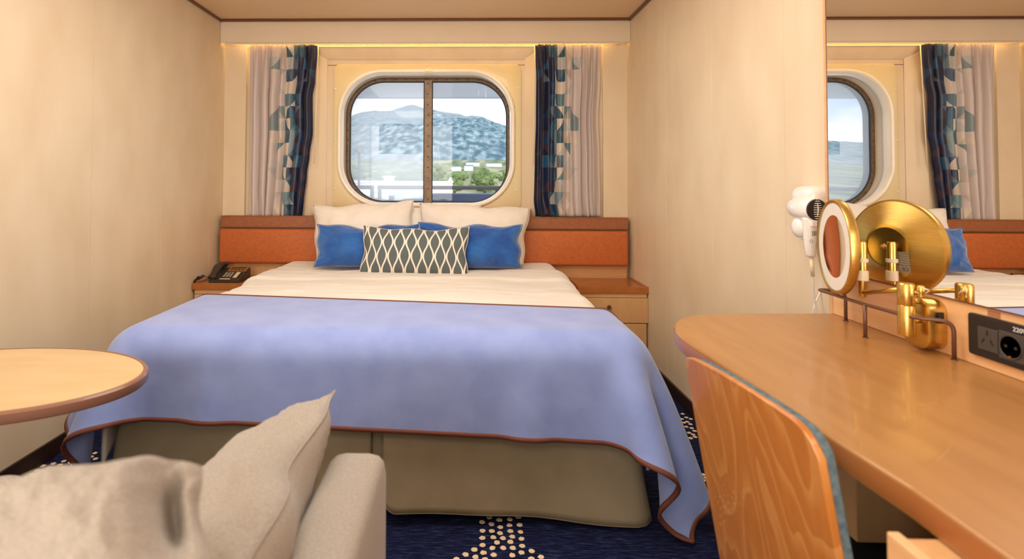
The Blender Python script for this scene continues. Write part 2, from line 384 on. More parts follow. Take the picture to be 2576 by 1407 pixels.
def frame3(origin, ex, ey):
    ex = Vector(ex).normalized(); ey = Vector(ey).normalized(); ez = ex.cross(ey)
    return Matrix(((ex.x, ey.x, ez.x, origin[0]), (ex.y, ey.y, ez.y, origin[1]), (ex.z, ey.z, ez.z, origin[2]), (0, 0, 0, 1)))

# ------------------------------------------------------------------ room shell
XL, XR, ZC, YW = -1.7348, 1.1348, 2.301, 3.90
YB = -1.7
XM = 1.055                     # plane of the mirror panel
fl = box('floor', XL-.05, XR+.05, YB-.05, YW+.3, -.08, 0, M['carpet']); tag(fl, kind='structure')
ce = box('ceiling', XL-.05, XR+.05, YB-.05, YW+.3, ZC, ZC+.08, M['ceil']); tag(ce, kind='structure')
wb = box('wall_near', XL-.05, XR+.05, YB-.06, YB, -.05, ZC+.05, M['wall']); tag(wb, kind='structure')
def side_wall(name, x, sgn, joints):
    w = box(name, min(x+sgn*.012, x+sgn*.08), max(x+sgn*.012, x+sgn*.08), YB-.05, YW+.3, -.05, ZC+.05, M['grille']); tag(w, kind='structure')
    ys = sorted(joints)
    for a, b_ in zip(ys[:-1], ys[1:]):
        box('wall_panel', min(x, x+sgn*.014), max(x, x+sgn*.014), a+.0008, b_-.0008, 0, ZC, M['wall'], w, bev=.0006, seg=1)
jl = [YB, -1.02, -.43, .157, .743, 1.33, 1.914, 2.4996, 3.0887, 3.6751, YW+.02]
side_wall('wall_left', XL, -1, jl)
jr = [YB, -.95, -.36, .23, .815, 1.4, 1.98, 2.559, 3.14, 3.72, YW+.02]
side_wall('wall_right', XR, 1, jr)
# ceiling trim
for nm, a in (('trim_1', (XL, XL+.016, YB, 3.796, ZC-.016, ZC)), ('trim_2', (XR-.018, XR, YB, 3.796, ZC-.016, ZC)), ('trim_3', (XL, XR, 3.772, 3.796, ZC-.016, ZC))):
    tag(box(nm, *a, M['darkwood'], bev=.003), kind='structure')
tag(box('baseboard_left', XL, XL+.012, YB, YW, 0, .075, M['base'], bev=.002), kind='structure')
tag(box('baseboard_right', XR-.012, XR, 1.7, YW, 0, .07, M['base'], bev=.002), kind='structure')
# back wall ---------------------------------------------------------------
YN = 3.955     # plane of niche back / cover plate
YF = 4.10      # window frame
gx0, gz1 = at_y(873, 197, YF).x, at_y(1078, 197, YF).z
gx1, gz0 = at_y(1284, 350, YF).x, at_y(1078, 517, YF).z
sx0, sx1 = at_y(822, 350, YN).x, at_y(1320, 350, YN).x
sz1 = at_y(1072, 150, YN).z
px0, px1 = at_y(838, 350, YN).x, at_y(1311, 350, YN).x
pz1, pz0 = at_y(1072, 161, YN).z, at_y(1072, 526, YN).z
fx0, fx1 = at_y(848, 350, YN).x, at_y(1296, 350, YN).x
fz1, fz0 = at_y(1072, 174, YN).z, at_y(1072, 523, YN).z
nx0, nx1 = at_y(776, 400, YW).x, at_y(1358, 400, YW).x
def L3(pts, Y): return [Vector((a, Y, c)) for a, c in pts]
hull = loft('wall_back', [L3(rrect(XL-.1, XR+.1, -.1, ZC+.1, .001), 4.20), L3(rrect(XL-.1, XR+.1, -.1, ZC+.1, .001), 4.13), L3(rrect(gx0+.01, gx1-.01, gz0+.01, gz1-.01, .27), 4.13), L3(rrect(gx0+.01, gx1-.01, gz0+.01, gz1-.01, .27), 4.20), L3(rrect(XL-.1, XR+.1, -.1, ZC+.1, .001), 4.20)], M['grille'], smooth=False)
tag(hull, kind='structure')
# side panels, recess walls, niche
xl_, xr_ = at_y(617, 400, YW-.02).x, at_y(1517, 400, YW-.02).x
box('wall_panel', XL, xl_, YW-.025, 4.13, 0, ZC-.05, M['wall'], hull, bev=.002)
box('wall_panel', xr_, XR, YW-.025, 4.13, 0, ZC-.05, M['wall'], hull, bev=.002)
box('wall_panel', xl_, nx0, YW+.005, 4.13, 0, ZC-.05, M['wall'], hull)
box('wall_panel', nx1, xr_, YW+.005, 4.13, 0, ZC-.05, M['wall'], hull)
zn = 2.20
extr('niche_side', [(nx0-.001, YW+.005), (nx0-.001, 4.13), (sx0, 4.13), (sx0, YN)], 'z', .9, zn, M['wall'], hull)
extr('niche_side', [(nx1+.001, YW+.005), (sx1, YN), (sx1, 4.13), (nx1+.001, 4.13)], 'z', .9, zn, M['wall'], hull)
extr('niche_top', [(YW-.02, ZC-.05), (YW-.02, sz1+.10), (YN, sz1), (4.13, sz1), (4.13, ZC-.05)], 'x', nx0, nx1, M['wall'], hull)
# niche back lining, in 4 strips around the tunnel
loft('niche_back', [L3(rrect(sx0, sx1, .86, sz1, .001), YN+.008), L3(rrect(fx0-.004, fx1+.004, fz0-.004, fz1+.004, .33), YN+.008), L3(rrect(fx0-.004, fx1+.004, fz0-.004, fz1+.004, .33), YN+.02)], M['wall'], hull, smooth=False)
box('joint_strip', sx0, sx1, YN+.005, YN+.0085, at_y(1072, 164, YN).z, at_y(1072, 163, YN).z, M['darkwood'], hull)
# ----------------------------------------------------------------- window
win = empty('window_1', ((gx0+gx1)/2, YF, gz0), kind='structure')
plate = loft('cover_plate', [L3(rrect(px0, px1, pz0, pz1, .05), YN+.006), L3(rrect(px0, px1, pz0, pz1, .05), YN+.001), L3(rrect(px0+.003, px1-.003, pz0+.003, pz1-.003, .048), YN-.001), L3(rrect(fx0-.001, fx1+.001, fz0-.001, fz1+.001, .33), YN-.001)], M['cream'], win)
def tunnel(ins, Y): 
    t_ = (Y-YN)/(YF-YN); 
    a0 = fx0+(gx0-fx0)*max(0, t_); a1 = fx1+(gx1-fx1)*max(0, t_); b0 = fz0+(gz0-fz0)*max(0, t_); b1 = fz1+(gz1-fz1)*max(0, t_)
    r_ = .33+(.29-.33)*max(0, t_)
    return L3(rrect(a0+ins, a1-ins, b0+ins, b1-ins, r_-ins, 14), Y)
prof = [(0, YN-.001), (.001, YN-.010), (.006, YN-.016), (.014, YN-.019), (.024, YN-.017), (.031, YN-.010), (.034, YN), (.034, YN+.03), (.026, YN+.055), (.012, YN+.075), (.002, YN+.09), (-.002, YF-.004)]
loft('flange', [tunnel(i_, y_) for i_, y_ in prof], M['flange'], win)
def FL(ins, Y): return L3(rrect(gx0+ins, gx1-ins, gz0+ins, gz1-ins, .285-ins, 14), Y)
wf = loft('frame', [FL(-.004, YF+.02), FL(-.004, YF-.004), FL(0, YF-.008), FL(.010, YF-.010), FL(.022, YF-.010), FL(.026, YF-.004), FL(.026, YF+.02)], M['bronze'], win)
loft('gasket', [FL(.026, YF-.003), FL(.033, YF-.001), FL(.033, YF+.012)], M['rubber'], win)
mx0, mx1 = at_y(1067, 350, YF).x, at_y(1087, 350, YF).x
mul = box('mullion', mx0, mx1, YF-.012, YF+.015, gz0+.012, gz1-.012, M['bronze'], win, bev=.003)
box('gasket', mx0-.005, mx1+.005, YF-.004, YF+.012, gz0+.02, gz1-.02, M['rubber'], win)
def bolt_mesh(r_):
    bm = bmesh.new(); bmesh.ops.create_uvsphere(bm, u_segments=10, v_segments=6, radius=r_)
    for v in bm.verts: v.co.y *= .55
    me = bpy.data.meshes.new('bolt'); bm.to_mesh(me); bm.free()
    for p in me.polygons: p.use_smooth = True
    return me
bmsh = bolt_mesh(.0052); bmsh.materials.append(mat('bolt_dark', rgb(84, 66, 50), rough=.35, metal=.6))
smsh = bolt_mesh(.0075); smsh.materials.append(M['flange'])
def place(me, name, loc, par):
    o = bpy.data.objects.new(name, me); o.location = loc; C.objects.link(o); setpar(o, par); return o
for k in range(12):
    yy = 140+(245+k*93.2)/3.517
    place(bmsh, 'bolt', at_y(1077, yy, YF-.013), mul)
per = rrect(gx0+.012, gx1-.012, gz0+.012, gz1-.012, .273, 40)
acc = 0; last = None; P2 = [Vector(q) for q in per]+[Vector(per[0])]
nxt = 0
for a, b_ in zip(P2[:-1], P2[1:]):
    d_ = (b_-a).length
    while d_ > 1e-9 and nxt <= acc+d_:
        q = a+(b_-a)*((nxt-acc)/d_); place(bmsh, 'bolt', (q.x, YF-.011, q.y), wf); nxt += .0775
    acc += d_
for (x_, y_) in ((899, 166), (1072, 165), (1246, 165), (839, 224), (836, 350), (834, 476), (1304, 222), (1303, 350), (1300, 479)):
    q = at_y(x_, y_, YN-.002); q.x = min(max(q.x, px0+.012), px1-.012); q.z = min(q.z, pz1-.012)
    place(smsh, 'screw', q, plate)
clip = box('vent_clip', at_y(1070, 180, YN).x, at_y(1088, 180, YN).x, YN-.022, YN-.014, at_y(1072, 182, YN).z, at_y(1072, 174, YN).z, M['cream'], win, bev=.002)
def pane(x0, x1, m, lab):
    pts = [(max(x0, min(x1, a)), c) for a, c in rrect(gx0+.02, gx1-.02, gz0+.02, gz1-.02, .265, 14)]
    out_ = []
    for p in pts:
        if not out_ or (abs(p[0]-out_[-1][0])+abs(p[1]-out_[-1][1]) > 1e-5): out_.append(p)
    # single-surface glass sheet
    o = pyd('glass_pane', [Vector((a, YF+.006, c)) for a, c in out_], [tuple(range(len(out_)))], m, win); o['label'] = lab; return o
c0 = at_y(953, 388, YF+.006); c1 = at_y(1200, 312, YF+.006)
pane(gx0, mx0+.004, pane_mat('painted_reflection_left', .62, (c0.x, c0.z, c1.x, c1.z), refl_veil2=.08), 'left pane, white reflection painted over all but one rectangle')
xc = at_y(1137, 350, YF+.006).x
pane(mx1-.004, gx1, pane_mat('painted_reflection_right', .14, None, xc, refl_veil2=.02), 'right pane, nearly clear')
# ----------------------------------------------------------------- valance with strip light
ZV0 = at_y(1072, 106, 3.796).z
va = empty('light_valance', (-.3, 3.82, ZV0), 'long cream pelmet box with a warm strip light over the porthole', 'pelmet')
box('front_board', XL+.001, XR-.001, 3.797, 3.812, ZV0, ZC-.001, M['valance'], va, bev=.002)
box('top_board', XL+.001, XR-.001, 3.812, 3.895, ZC-.03, ZC-.002, M['valance'], va)
zl = ZV0-.008
box('light_tray', XL+.03, XR-.03, 3.818, 3.894, zl+.075, zl+.080, M['plastic'], va)
tube('light_tube', [(XL+.10, 3.866, zl+.058), (XR-.14, 3.866, zl+.058)], .006, emis('warm_lamp', rgb(255, 220, 155), 26), va, seg=8)
bm = bmesh.new()
xx = XL+.05
while xx < XR-.05:
    bxbm(xx, xx+.0015, 3.815, 3.858, zl+.001, zl+.012, bm=bm); xx += .0088
lv = link('louver', bm, M['plastic'], va); tag(lv, kind='stuff')
box('grille_rail', XL+.03, XR-.03, 3.812, 3.816, zl-.001, zl+.014, M['plastic'], va)
box('grille_rail', XL+.03, XR-.03, 3.858, 3.862, zl-.001, zl+.010, M['plastic'], va)
box('grille_rail', XL+.03, XR-.03, 3.884, 3.890, zl-.001, zl+.024, M['plastic'], va)
# curtain pull rods
for (xa, ya, xb, yb, lab) in ((801, 118, 790, 413, 'thin cream pull rod hanging beside the left curtain'), (1345.5, 118, 1341, 416, 'thin cream pull rod hanging beside the right curtain')):
    a = at_y(xa, ya, 3.868); b_ = at_y(xb, yb, 3.85)
    tag(tube('curtain_rod', [a+Vector((0, 0, .03)), a*.5+b_*.5, b_], .0036, M['plastic'], seg=8), lab, 'curtain rod', None)
# curtains -----------------------------------------------------------------
def curtain(inner, outer, lab, seed, nf):
    # inner/outer: px edge profiles list (y_px, x_px)
    rnd = random.Random(seed)
    def interp(tab, y):
        for (y0, x0), (y1, x1) in zip(tab[:-1], tab[1:]):
            if y <= y1:
                t_ = max(0, (y-y0)/(y1-y0)); t_ = t_*t_*(3-2*t_); return x0+(x1-x0)*t_
        return tab[-1][1]
    NU, NV = 260, 60; vs = []; uv = []; fs = []
    ph = [rnd.uniform(-.35, .35) for _ in range(8)]
    for j in range(NV+1):
        t_ = j/NV; ypx = 112+(545-112)*t_
        for i in range(NU+1):
            s_ = i/NU
            xo, xi = interp(outer, ypx), interp(inner, ypx)
            # width distribution: cloth folds pack unevenly
            f = s_ + .018*math.sin(2*PI*s_*2+ph[0]+t_*.6) + .012*math.sin(2*PI*s_*5+ph[1]-t_)
            f = max(0, min(1, f)) if 0 < s_ < 1 else s_
            top = math.exp(-t_*9)
            wv = math.sin(2*PI*nf*(s_+.02*math.sin(4*PI*s_+ph[2]+t_*1.2))+ph[3])
            wv2 = math.sin(2*PI*nf*2.1*s_+ph[4])
            bot = max(0, t_-.86)/.14
            amp = .019*(1-.45*top)*(1+.25*math.sin(7*s_+ph[5]))
            dy = amp*(wv*(1-.5*top)+.55*top*wv2)+.006*math.sin(2*PI*nf*1.5*s_+5*t_)*bot
            dxx = .006*math.cos(2*PI*nf*s_+ph[3])*(1-top)+.007*bot*math.sin(11*s_+ph[6])
            p = at_y(xo+(xi-xo)*f, ypx, 3.853)
            vs.append((p.x+dxx, p.y+dy*.95-.012*bot*wv2*.4, p.z)); uv.append((s_, (1-t_)*1.22+.07*math.sin(9*s_)*bot*.0))
    for j in range(NV):
        for i in range(NU):
            a = j*(NU+1)+i; fs.append((a, a+1, a+NU+2, a+NU+1))
    o = pyd('curtain', vs, fs, M['curtain'], None, True, uv)
    sm = o.modifiers.new('thick', 'SOLIDIFY'); sm.thickness = .0015
    return tag(o, lab, 'curtain')
curtain([(112, 797), (130, 798), (200, 793), (245, 786), (330, 787), (390, 779), (440, 772), (500, 766), (545, 764)], [(112, 628), (200, 627), (300, 626), (545, 624)],
        'left satin curtain, pale at its outer side with navy triangle print along the porthole', 3, 7.3)
curtain([(112, 1347), (130, 1349), (200, 1351), (300, 1350), (400, 1347), (500, 1345), (545, 1351)], [(112, 1511), (200, 1509), (300, 1504), (400, 1508), (545, 1511)],
        'right satin curtain, navy triangle print at its left side and pale lilac at its right', 5, 8.3)

# ----------------------------------------------------------------- headboard
hb = empty('headboard', (-.3, 3.80, 0), 'wide headboard with orange padding and brown ledge behind the bed', 'headboard')
YH = 3.80
hx0, hx1 = at_y(557, 543, YH).x, at_y(1580, 548, YH).x
zt, zs, zp, zb_ = at_y(1072, 546, YH).z, at_y(1072, 577, YH).z, at_y(1072, 665, YH).z, .45
box('back_board', hx0+.004, hx1-.004, YH+.012, YW-.03, 0, zt-.02, M['ply_x'], hb)
box('ledge', hx0, hx1, YH-.006, YW+.0, zs, zt, M['ledge'], hb, bev=.003)
box('ledge_lip', hx0, hx1, YH-.010, YH, zt-.004, zt+.003, M['ledge'], hb, bev=.001)
box('ledge_strip', hx0, hx1, YH-.011, YH-.004, zs+.001, zs+.010, M['darkwood'], hb, bev=.001)
rx0, rx1 = at_y(786, 530, YH).x, at_y(1337, 530, YH).x
box('raised_shelf', rx0, rx1, YH+.02, YN+.004, zt-.003, at_y(1072, 524, YH+.02).z, M['ledge'], hb, bev=.002)
box('lower_rail', hx0+.012, hx1-.012, YH+.001, YH+.012, .4, zp+.03, M['ply_x'], hb)
def pad(x0, x1):
    bm = bxbm(x0, x1, YH-.042, YH+.012, zp, zs-.003, bev=.02, seg=5)
    o = link('upholstered_pad', bm, M['orange'], hb, True); sharp(o, 60); return o
xm_ = (hx0+hx1)/2
pad(at_y(552, 600, YH-.03).x, xm_-.002); pad(xm_+.002, at_y(1581, 600, YH-.03).x)

# ----------------------------------------------------------------- nightstands
ZN = at_x(481.4, 713.7, XL).z+.002
def nightstand(x0, x1, lab, right):
    y0 = 3.445
    t_ = empty('nightstand', ((x0+x1)/2, y0, 0), lab, 'nightstand')
    f = box('top_rim', x0, x1, y0, YH-.002, ZN-.041, ZN-.006, M['shelf'], t_, bev=.003)
    # raised edges of the tray top
    box('rim_edge', x0, x1, y0, y0+.022, ZN-.008, ZN, M['shelf'], t_, bev=.002)
    box('rim_edge', x0, x0+.022, y0+.022, YH-.002, ZN-.008, ZN, M['shelf'], t_, bev=.002)
    box('rim_edge', x1-.022, x1, y0+.022, YH-.002, ZN-.008, ZN, M['shelf'], t_, bev=.002)
    box('body', x0+.012, x1-.012, y0+.03, YH-.002, 0.02, ZN-.042, M['ply'], t_, bev=.001)
    box('plinth', x0+.03, x1-.03, y0+.06, YH-.002, 0, .03, M['base'], t_)
    box('face_rail', x0+.012, x1-.012, y0+.012, y0+.03, ZN-.068, ZN-.042, M['ply'], t_, bev=.001)
    d1 = box('drawer', x0+.012, x1-.004, y0+.010, y0+.03, ZN-.225, ZN-.071, M['ply'], t_, bev=.003)
    d2 = box('drawer', x0+.012, x1-.014, y0+.012, y0+.03, .04, ZN-.23, M['ply'], t_, bev=.003)
    for d_, z_ in ((d1, ZN-.125), (d2, .2)):
        lathe('knob', [(.0001, -.022), (.012, -.021), (.014, -.016), (.008, -.010), (.007, 0)], ((x0+x1)/2-.03 if right else (x0+x1)/2, y0+.011, z_), (0, 1, 0), M['bronzerod'], d_, 16)
    return t_
nsl = nightstand(XL+.004, -1.30, 'left nightstand with orange-brown tray top carrying the telephone', False)
nsr = nightstand(.70, at_y(1633, 724, 3.45).x, 'right nightstand with empty orange-brown top and oak drawer', True)

# ----------------------------------------------------------------- bed
BX0, BX1, BY0, BY1, BZ = -1.245, .615, 1.895, 3.75, .625
bed = empty('bed', ((BX0+BX1)/2, (BY0+BY1)/2, 0), 'double bed with khaki valance skirt against the orange headboard', 'bed')
o = link('mattress', bxbm(BX0+.03, BX1-.03, BY0+.03, BY1, .30, BZ-.022, bev=.05, seg=4), M['linen'], bed, True)
box('bed_base', BX0+.06, BX1-.06, BY0+.08, BY1, .06, .30, M['skirt'], bed, bev=.01)
for (a, b_) in ((BX0+.12, BY0+.2), (BX1-.12, BY0+.2), (BX0+.12, BY1-.1), (BX1-.12, BY1-.1)):
    lathe('leg', [(.025, 0), (.025, .07)], (a, b_, 0), (0, 0, 1), M['base'], bed, 12)
def skirt_panel(name, path, ztop, zbot, flare, wob, seed, roundl=0, roundr=0):
    # path: list of (x,y) ; outward normal is to the right of travel direction
    pts = [Vector((a, b_, 0)) for a, b_ in path]; NV = 16; vs = []; fs = []; n_ = len(pts)
    L_ = [0]
    for a, b_ in zip(pts[:-1], pts[1:]): L_.append(L_[-1]+(b_-a).length)
    for i, p in enumerate(pts):
        d_ = (pts[min(i+1, n_-1)]-pts[max(0, i-1)]).normalized(); nn = Vector((d_.y, -d_.x, 0))
        s_ = L_[i]
        for j in range(NV+1):
            t_ = j/NV
            zb2 = zbot+.016*math.sin(s_*4.2+seed)+ (.05*(1-min(1, s_/.05))**2*roundl if roundl else 0)
            if roundr: zb2 += .05*(1-min(1, (L_[-1]-s_)/.05))**2
            z_ = ztop+(zb2-ztop)*t_
            off = flare*t_**1.4 + wob*t_*math.sin(s_*7+seed)+wob*.35*t_*math.sin(s_*17+seed*2)
            vs.append(p+nn*off+Vector((0, 0, z_)))
    for i in range(n_-1):
        for j in range(NV):
            a = i*(NV+1)+j; fs.append((a, a+NV+1, a+NV+2, a+1))
    o = pyd(name, vs, fs, M['skirt'], bed, True); sm = o.modifiers.new('thick', 'SOLIDIFY'); sm.thickness = .003
    # hem
    hem = [Vector(vs[i*(NV+1)+NV]) for i in range(n_)]
    tube('hem', hem, .0035, M['skirt'], o, 6)
    return o
def seg2(a, b_, n_): return [(a[0]+(b_[0]-a[0])*k/n_, a[1]+(b_[1]-a[1])*k/n_) for k in range(n_+1)]
ys = BY0+.03
cx_ = at_y(966, 1100, ys).x
front_r = seg2((cx_, ys+.004), (BX1-.045, ys), 60)+[(BX1-.034, ys+.003), (BX1-.027, ys+.010), (BX1-.025, ys+.022)]+seg2((BX1-.025, ys+.04), (BX1-.025, BY1-.1), 50)
skirt_panel('bed_skirt', front_r, .36, .03, .045, .012, 1.0, roundl=1)
skirt_panel('bed_skirt', seg2((BX0+.025, BY1-.1), (BX0+.025, ys+.04), 50)+[(BX0+.025, ys+.022), (BX0+.027, ys+.010), (BX0+.034, ys+.004)]+seg2((BX0+.045, ys+.003), (cx_-.045, ys+.01), 60), .36, .02, .03, .010, 2.0)
skirt_panel('bed_skirt', [(cx_-.07, ys+.03), (cx_-.05, ys+.03), (cx_-.04, ys+.022), (cx_-.032, ys+.03), (cx_-.022, ys+.024), (cx_-.012, ys+.034), (cx_+.0, ys+.03), (cx_+.03, ys+.03)], .36, .02, .01, .0, 0)

# duvet ---------------------------------------------------------------------
def fbm(x, y, z=0, s=1, o=3): return noise.fractal(Vector((x*s, y*s, z)), 1.0, 2.0, o)
def duvet():
    NU, NV = 150, 90; vs = []; fs = []
    hw = (BX1-BX0)/2+.006; cx = (BX0+BX1)/2; drop = .30; R = .10
    arc = R*PI/2
    tot = hw-R+arc+drop
    y0, y1 = 1.93, 3.34
    for j in range(NV+1):
        v = j/NV; y = y0+(y1-y0)*v
        # turned-down roll at the head end
        roll = 0
        d_ = y1-y
        if d_ < .30: roll = .011*min(1, max(0, (.30-d_)/.02))
        edge = 0
        if d_ < .018: edge = -.018*(1-d_/.018)**2
        for i in range(NU+1):
            u = (i/NU*2-1)*tot; su = 1 if u > 0 else -1; a = abs(u)
            if a < hw-R: x, z, nx_, nz_ = a, 0, 0, 1
            elif a < hw-R+arc:
                th = (a-hw+R)/R; x = hw-R+R*math.sin(th); z = -R*(1-math.cos(th)); nx_, nz_ = math.sin(th), math.cos(th)
            else:
                q = a-(hw-R+arc); x = hw+.02*math.sin(q*6); z = -R-q; nx_, nz_ = 1, 0
            bul = .010*fbm(x*su*1.3, y*2.5, 3, 1.6)+.0035*fbm(x*su, y*3, 8, 6)
            bul += roll*(1 if a < hw+.05 else .6)+edge
            if y < 2.5: bul *= .3
            if y < 2.02: z -= .1-math.sqrt(max(0, .01-(2.02-y)**2))
            X = cx+su*(x+nx_*bul); Z = BZ-.004+z+nz_*bul
            yy = y+.02*math.sin(2.2*X+1)+(.012*math.sin(9*X) if v > .95 else 0)
            if v > .97: pass
            vs.append((X, yy-.10*max(0, -z-.05) if v > .6 else yy, Z))
    for j in range(NV):
        for i in range(NU):
            a = j*(NU+1)+i; fs.append((a, a+1, a+NU+2, a+NU+1))
    o = pyd('duvet', vs, fs, M['duvet'], None, True)
    sm = o.modifiers.new('thick', 'SOLIDIFY'); sm.thickness = .012; sm.offset = -1
    return tag(o, 'smooth cream-white duvet turned down below the pillows on the bed', 'duvet')
duvet()
# fitted sheet end above the duvet (rounded shoulder of the made-up mattress)
def sheet():
    NU, NV = 90, 30; vs = []; fs = []
    hw = (BX1-BX0)/2-.004; cx = (BX0+BX1)/2; R = .075; arc = R*PI/2; tot = hw-R+arc+.18
    for j in range(NV+1):
        y = 3.08+(BY1-3.08)*j/NV
        for i in range(NU+1):
            u = (i/NU*2-1)*tot; su = 1 if u > 0 else -1; a = abs(u)
            if a < hw-R: x, z, nz_ = a, 0, 1
            elif a < hw-R+arc:
                th = (a-hw+R)/R; x = hw-R+R*math.sin(th); z = -R*(1-math.cos(th)); nz_ = math.cos(th)
            else: x, z, nz_ = hw, -R-(a-(hw-R+arc)), 0
            vs.append((cx+su*x, y, BZ-.008+z+nz_*(.006*fbm(x*su*2, y*4, 1, 2)-.02*max(0, (y-3.55)/.2)**2*0)))
    for j in range(NV):
        for i in range(NU):
            a = j*(NU+1)+i; fs.append((a, a+1, a+NU+2, a+NU+1))
    return pyd('fitted_sheet', vs, fs, M['linen'], bed, True)
sheet()
# blanket: simple cloth relaxation over the bed -------------------------------
def blanket():
    dx = .025; OL, OR_ = .32, .46
    NX = int((BX1-BX0+OL+OR_)/dx)+1
    XS = np.linspace(BX0-OL, BX1+OR_, NX)
    def ytop(x): return 2.50+(2.27-2.50)*(x-BX0)/(BX1-BX0)
    def yfront(x): return BY0-(.262+(.315-.262)*(x-BX0)/(BX1-BX0))
    NY = 40
    P = np.zeros((NY+1, NX, 3))
    for i, x in enumerate(XS):
        for j in range(NY+1): 
            P[j, i] = (x, ytop(x)+(yfront(x)-ytop(x))*j/NY, BZ+.035)
    rs = np.random.RandomState(3)
    rest = P.copy()
    rl = {}
    dirs = [(0, 1), (1, 0), (1, 1), (1, -1), (0, 2), (2, 0), (0, 4), (4, 0)]
    stf = {(0, 1): 1, (1, 0): 1, (1, 1): .35, (1, -1): .35, (0, 2): .25, (2, 0): .25, (0, 4): .10, (4, 0): .10}
    def pair(A, d):
        a, b_ = d
        if b_ >= 0: return A[:A.shape[0]-a, :A.shape[1]-b_], A[a:, b_:]
        return A[:A.shape[0]-a, -b_:], A[a:, :b_]
    for d in dirs:
        A, B = pair(rest, d); rl[d] = np.linalg.norm(A-B, axis=2)
    P0 = rest.copy(); P0[..., 2] = BZ+.019
    pin = (rest[..., 0] > BX0+.04) & (rest[..., 0] < BX1-.04) & (rest[..., 1] > BY0+.05)
    V = np.zeros_like(P); P[..., 2] += rs.randn(*P.shape[:2])*.002
    dt = .016
    R = .10
    def collide(P, Q):
        x, y, z = P[..., 0], P[..., 1], P[..., 2]
        dz = np.clip(BZ-z, 0, .6)
        # flare of skirt and duvet under the cloth
        xr = BX1+.026+.13*dz; xl = BX0-.026-.12*dz; yf = BY0-.024-.03*dz
        top = BZ+.018
        # rounded box distance in xy & z
        px_ = np.maximum(xl+R-x, x-(xr-R)); py_ = (yf+R)-y; pz_ = z-(top-R)
        qx, qy, qz = np.maximum(px_, 0), np.maximum(py_, 0), np.maximum(pz_, 0)
        outl = np.sqrt(qx*qx+qy*qy+qz*qz)
        ins = np.minimum(np.maximum(np.maximum(px_, py_), pz_), 0)
        sd = outl+ins-R
        hit = sd < 0
        # gradient
        g = np.stack([np.where(px_ == x-(xr-R), qx, -qx), -qy, qz], -1); gn = np.linalg.norm(g, axis=-1, keepdims=True)
        deep = (gn[..., 0] < 1e-6)
        g = np.where(gn > 1e-6, g/np.maximum(gn, 1e-6), np.array([0, 0, 1.]))
        P = P+np.where(hit[..., None], g*(-sd)[..., None], 0)
        # friction: cancel tangential motion on the top
        fr = hit[..., None]*.55*(g[..., 2:3] > .6)
        P[..., :2] = P[..., :2]*(1-fr)+Q[..., :2]*fr
        P[..., 2] = np.maximum(P[..., 2], .012)
        return P
    for it in range(300):
        V[..., 2] -= (6.0 if it < 240 else 3.0)*dt; V *= .975
        Q = P.copy(); P = P+V*dt
        for k in range(14):
            for d in dirs:
                A, B = pair(P, d); D = B-A; ln = np.linalg.norm(D, axis=2); 
                c = stf[d]*(ln-rl[d])/np.maximum(ln, 1e-9)*.92
                if stf[d] < 1 and d in ((0, 4), (4, 0), (0, 2), (2, 0)): c = np.minimum(c, 0)*1.0
                corr = D*c[..., None]*.5
                # jacobi-style with averaging
                A2, B2 = pair(P, d)
                A2 += corr; B2 -= corr
            P = collide(P, Q); P[pin] = P0[pin]
        V = (P-Q)/dt*.985
        P = np.where(np.isfinite(P), P, Q)
    # smooth slightly
    for k in range(1):
        P[1:-1, 1:-1] = .5*P[1:-1, 1:-1]+.125*(P[:-2, 1:-1]+P[2:, 1:-1]+P[1:-1, :-2]+P[1:-1, 2:])
    vs = P.reshape(-1, 3); fs = []
    for j in range(NY):
        for i in range(NX-1):
            a = j*NX+i; fs.append((a, a+NX, a+NX+1, a+1))
    o = pyd('blanket', [Vector(map(float, v)) for v in vs], fs, M['blanket'], None, True)
    ss = o.modifiers.new('sub', 'SUBSURF'); ss.levels = 1; ss.render_levels = 2
    sm = o.modifiers.new('thick', 'SOLIDIFY'); sm.thickness = .004; sm.offset = 0
    tag(o, 'periwinkle blue blanket with brown bound edge over the foot of the bed', 'blanket')
    # binding: flat band following the edge
    idx = [(0, i) for i in range(NX)]+[(j, NX-1) for j in range(1, NY+1)]+[(NY, i) for i in range(NX-2, -1, -1)]+[(j, 0) for j in range(NY-1, 0, -1)]
    def inn(j, i, w):
        jj = min(max(j, 1), NY-1) if j in (0, NY) else j; ii = min(max(i, 1), NX-2) if i in (0, NX-1) else i
        a = Vector(map(float, P[j, i])); b_ = Vector(map(float, P[jj, ii])); d_ = b_-a
        return a+d_.normalized()*w if d_.length > 1e-6 else a
    e0 = smooth_path([inn(j, i, -.003) for j, i in idx], 3, True); e1 = smooth_path([inn(j, i, .012) for j, i in idx], 3, True); em = smooth_path([inn(j, i, .0095) for j, i in idx], 3, True)
    n_ = len(e0); v2 = []; f2 = []
    for i in range(n_):
        t_ = (e0[(i+1) % n_]-e0[i-1]).normalized(); w = e1[i]-e0[i]; nn = t_.cross(w).normalized()
        v2 += [e0[i]+nn*.0045, e1[i]+nn*.0042, e1[i]-nn*.0042, e0[i]-nn*.0045]
    for i in range(n_):
        a = 4*i; b2 = 4*((i+1) % n_)
        for k in range(4): f2.append((a+k, b2+k, b2+(k+1) % 4, a+(k+1) % 4))
    pyd('binding', v2, f2, M['binding'], o, True)
    return o
blanket()

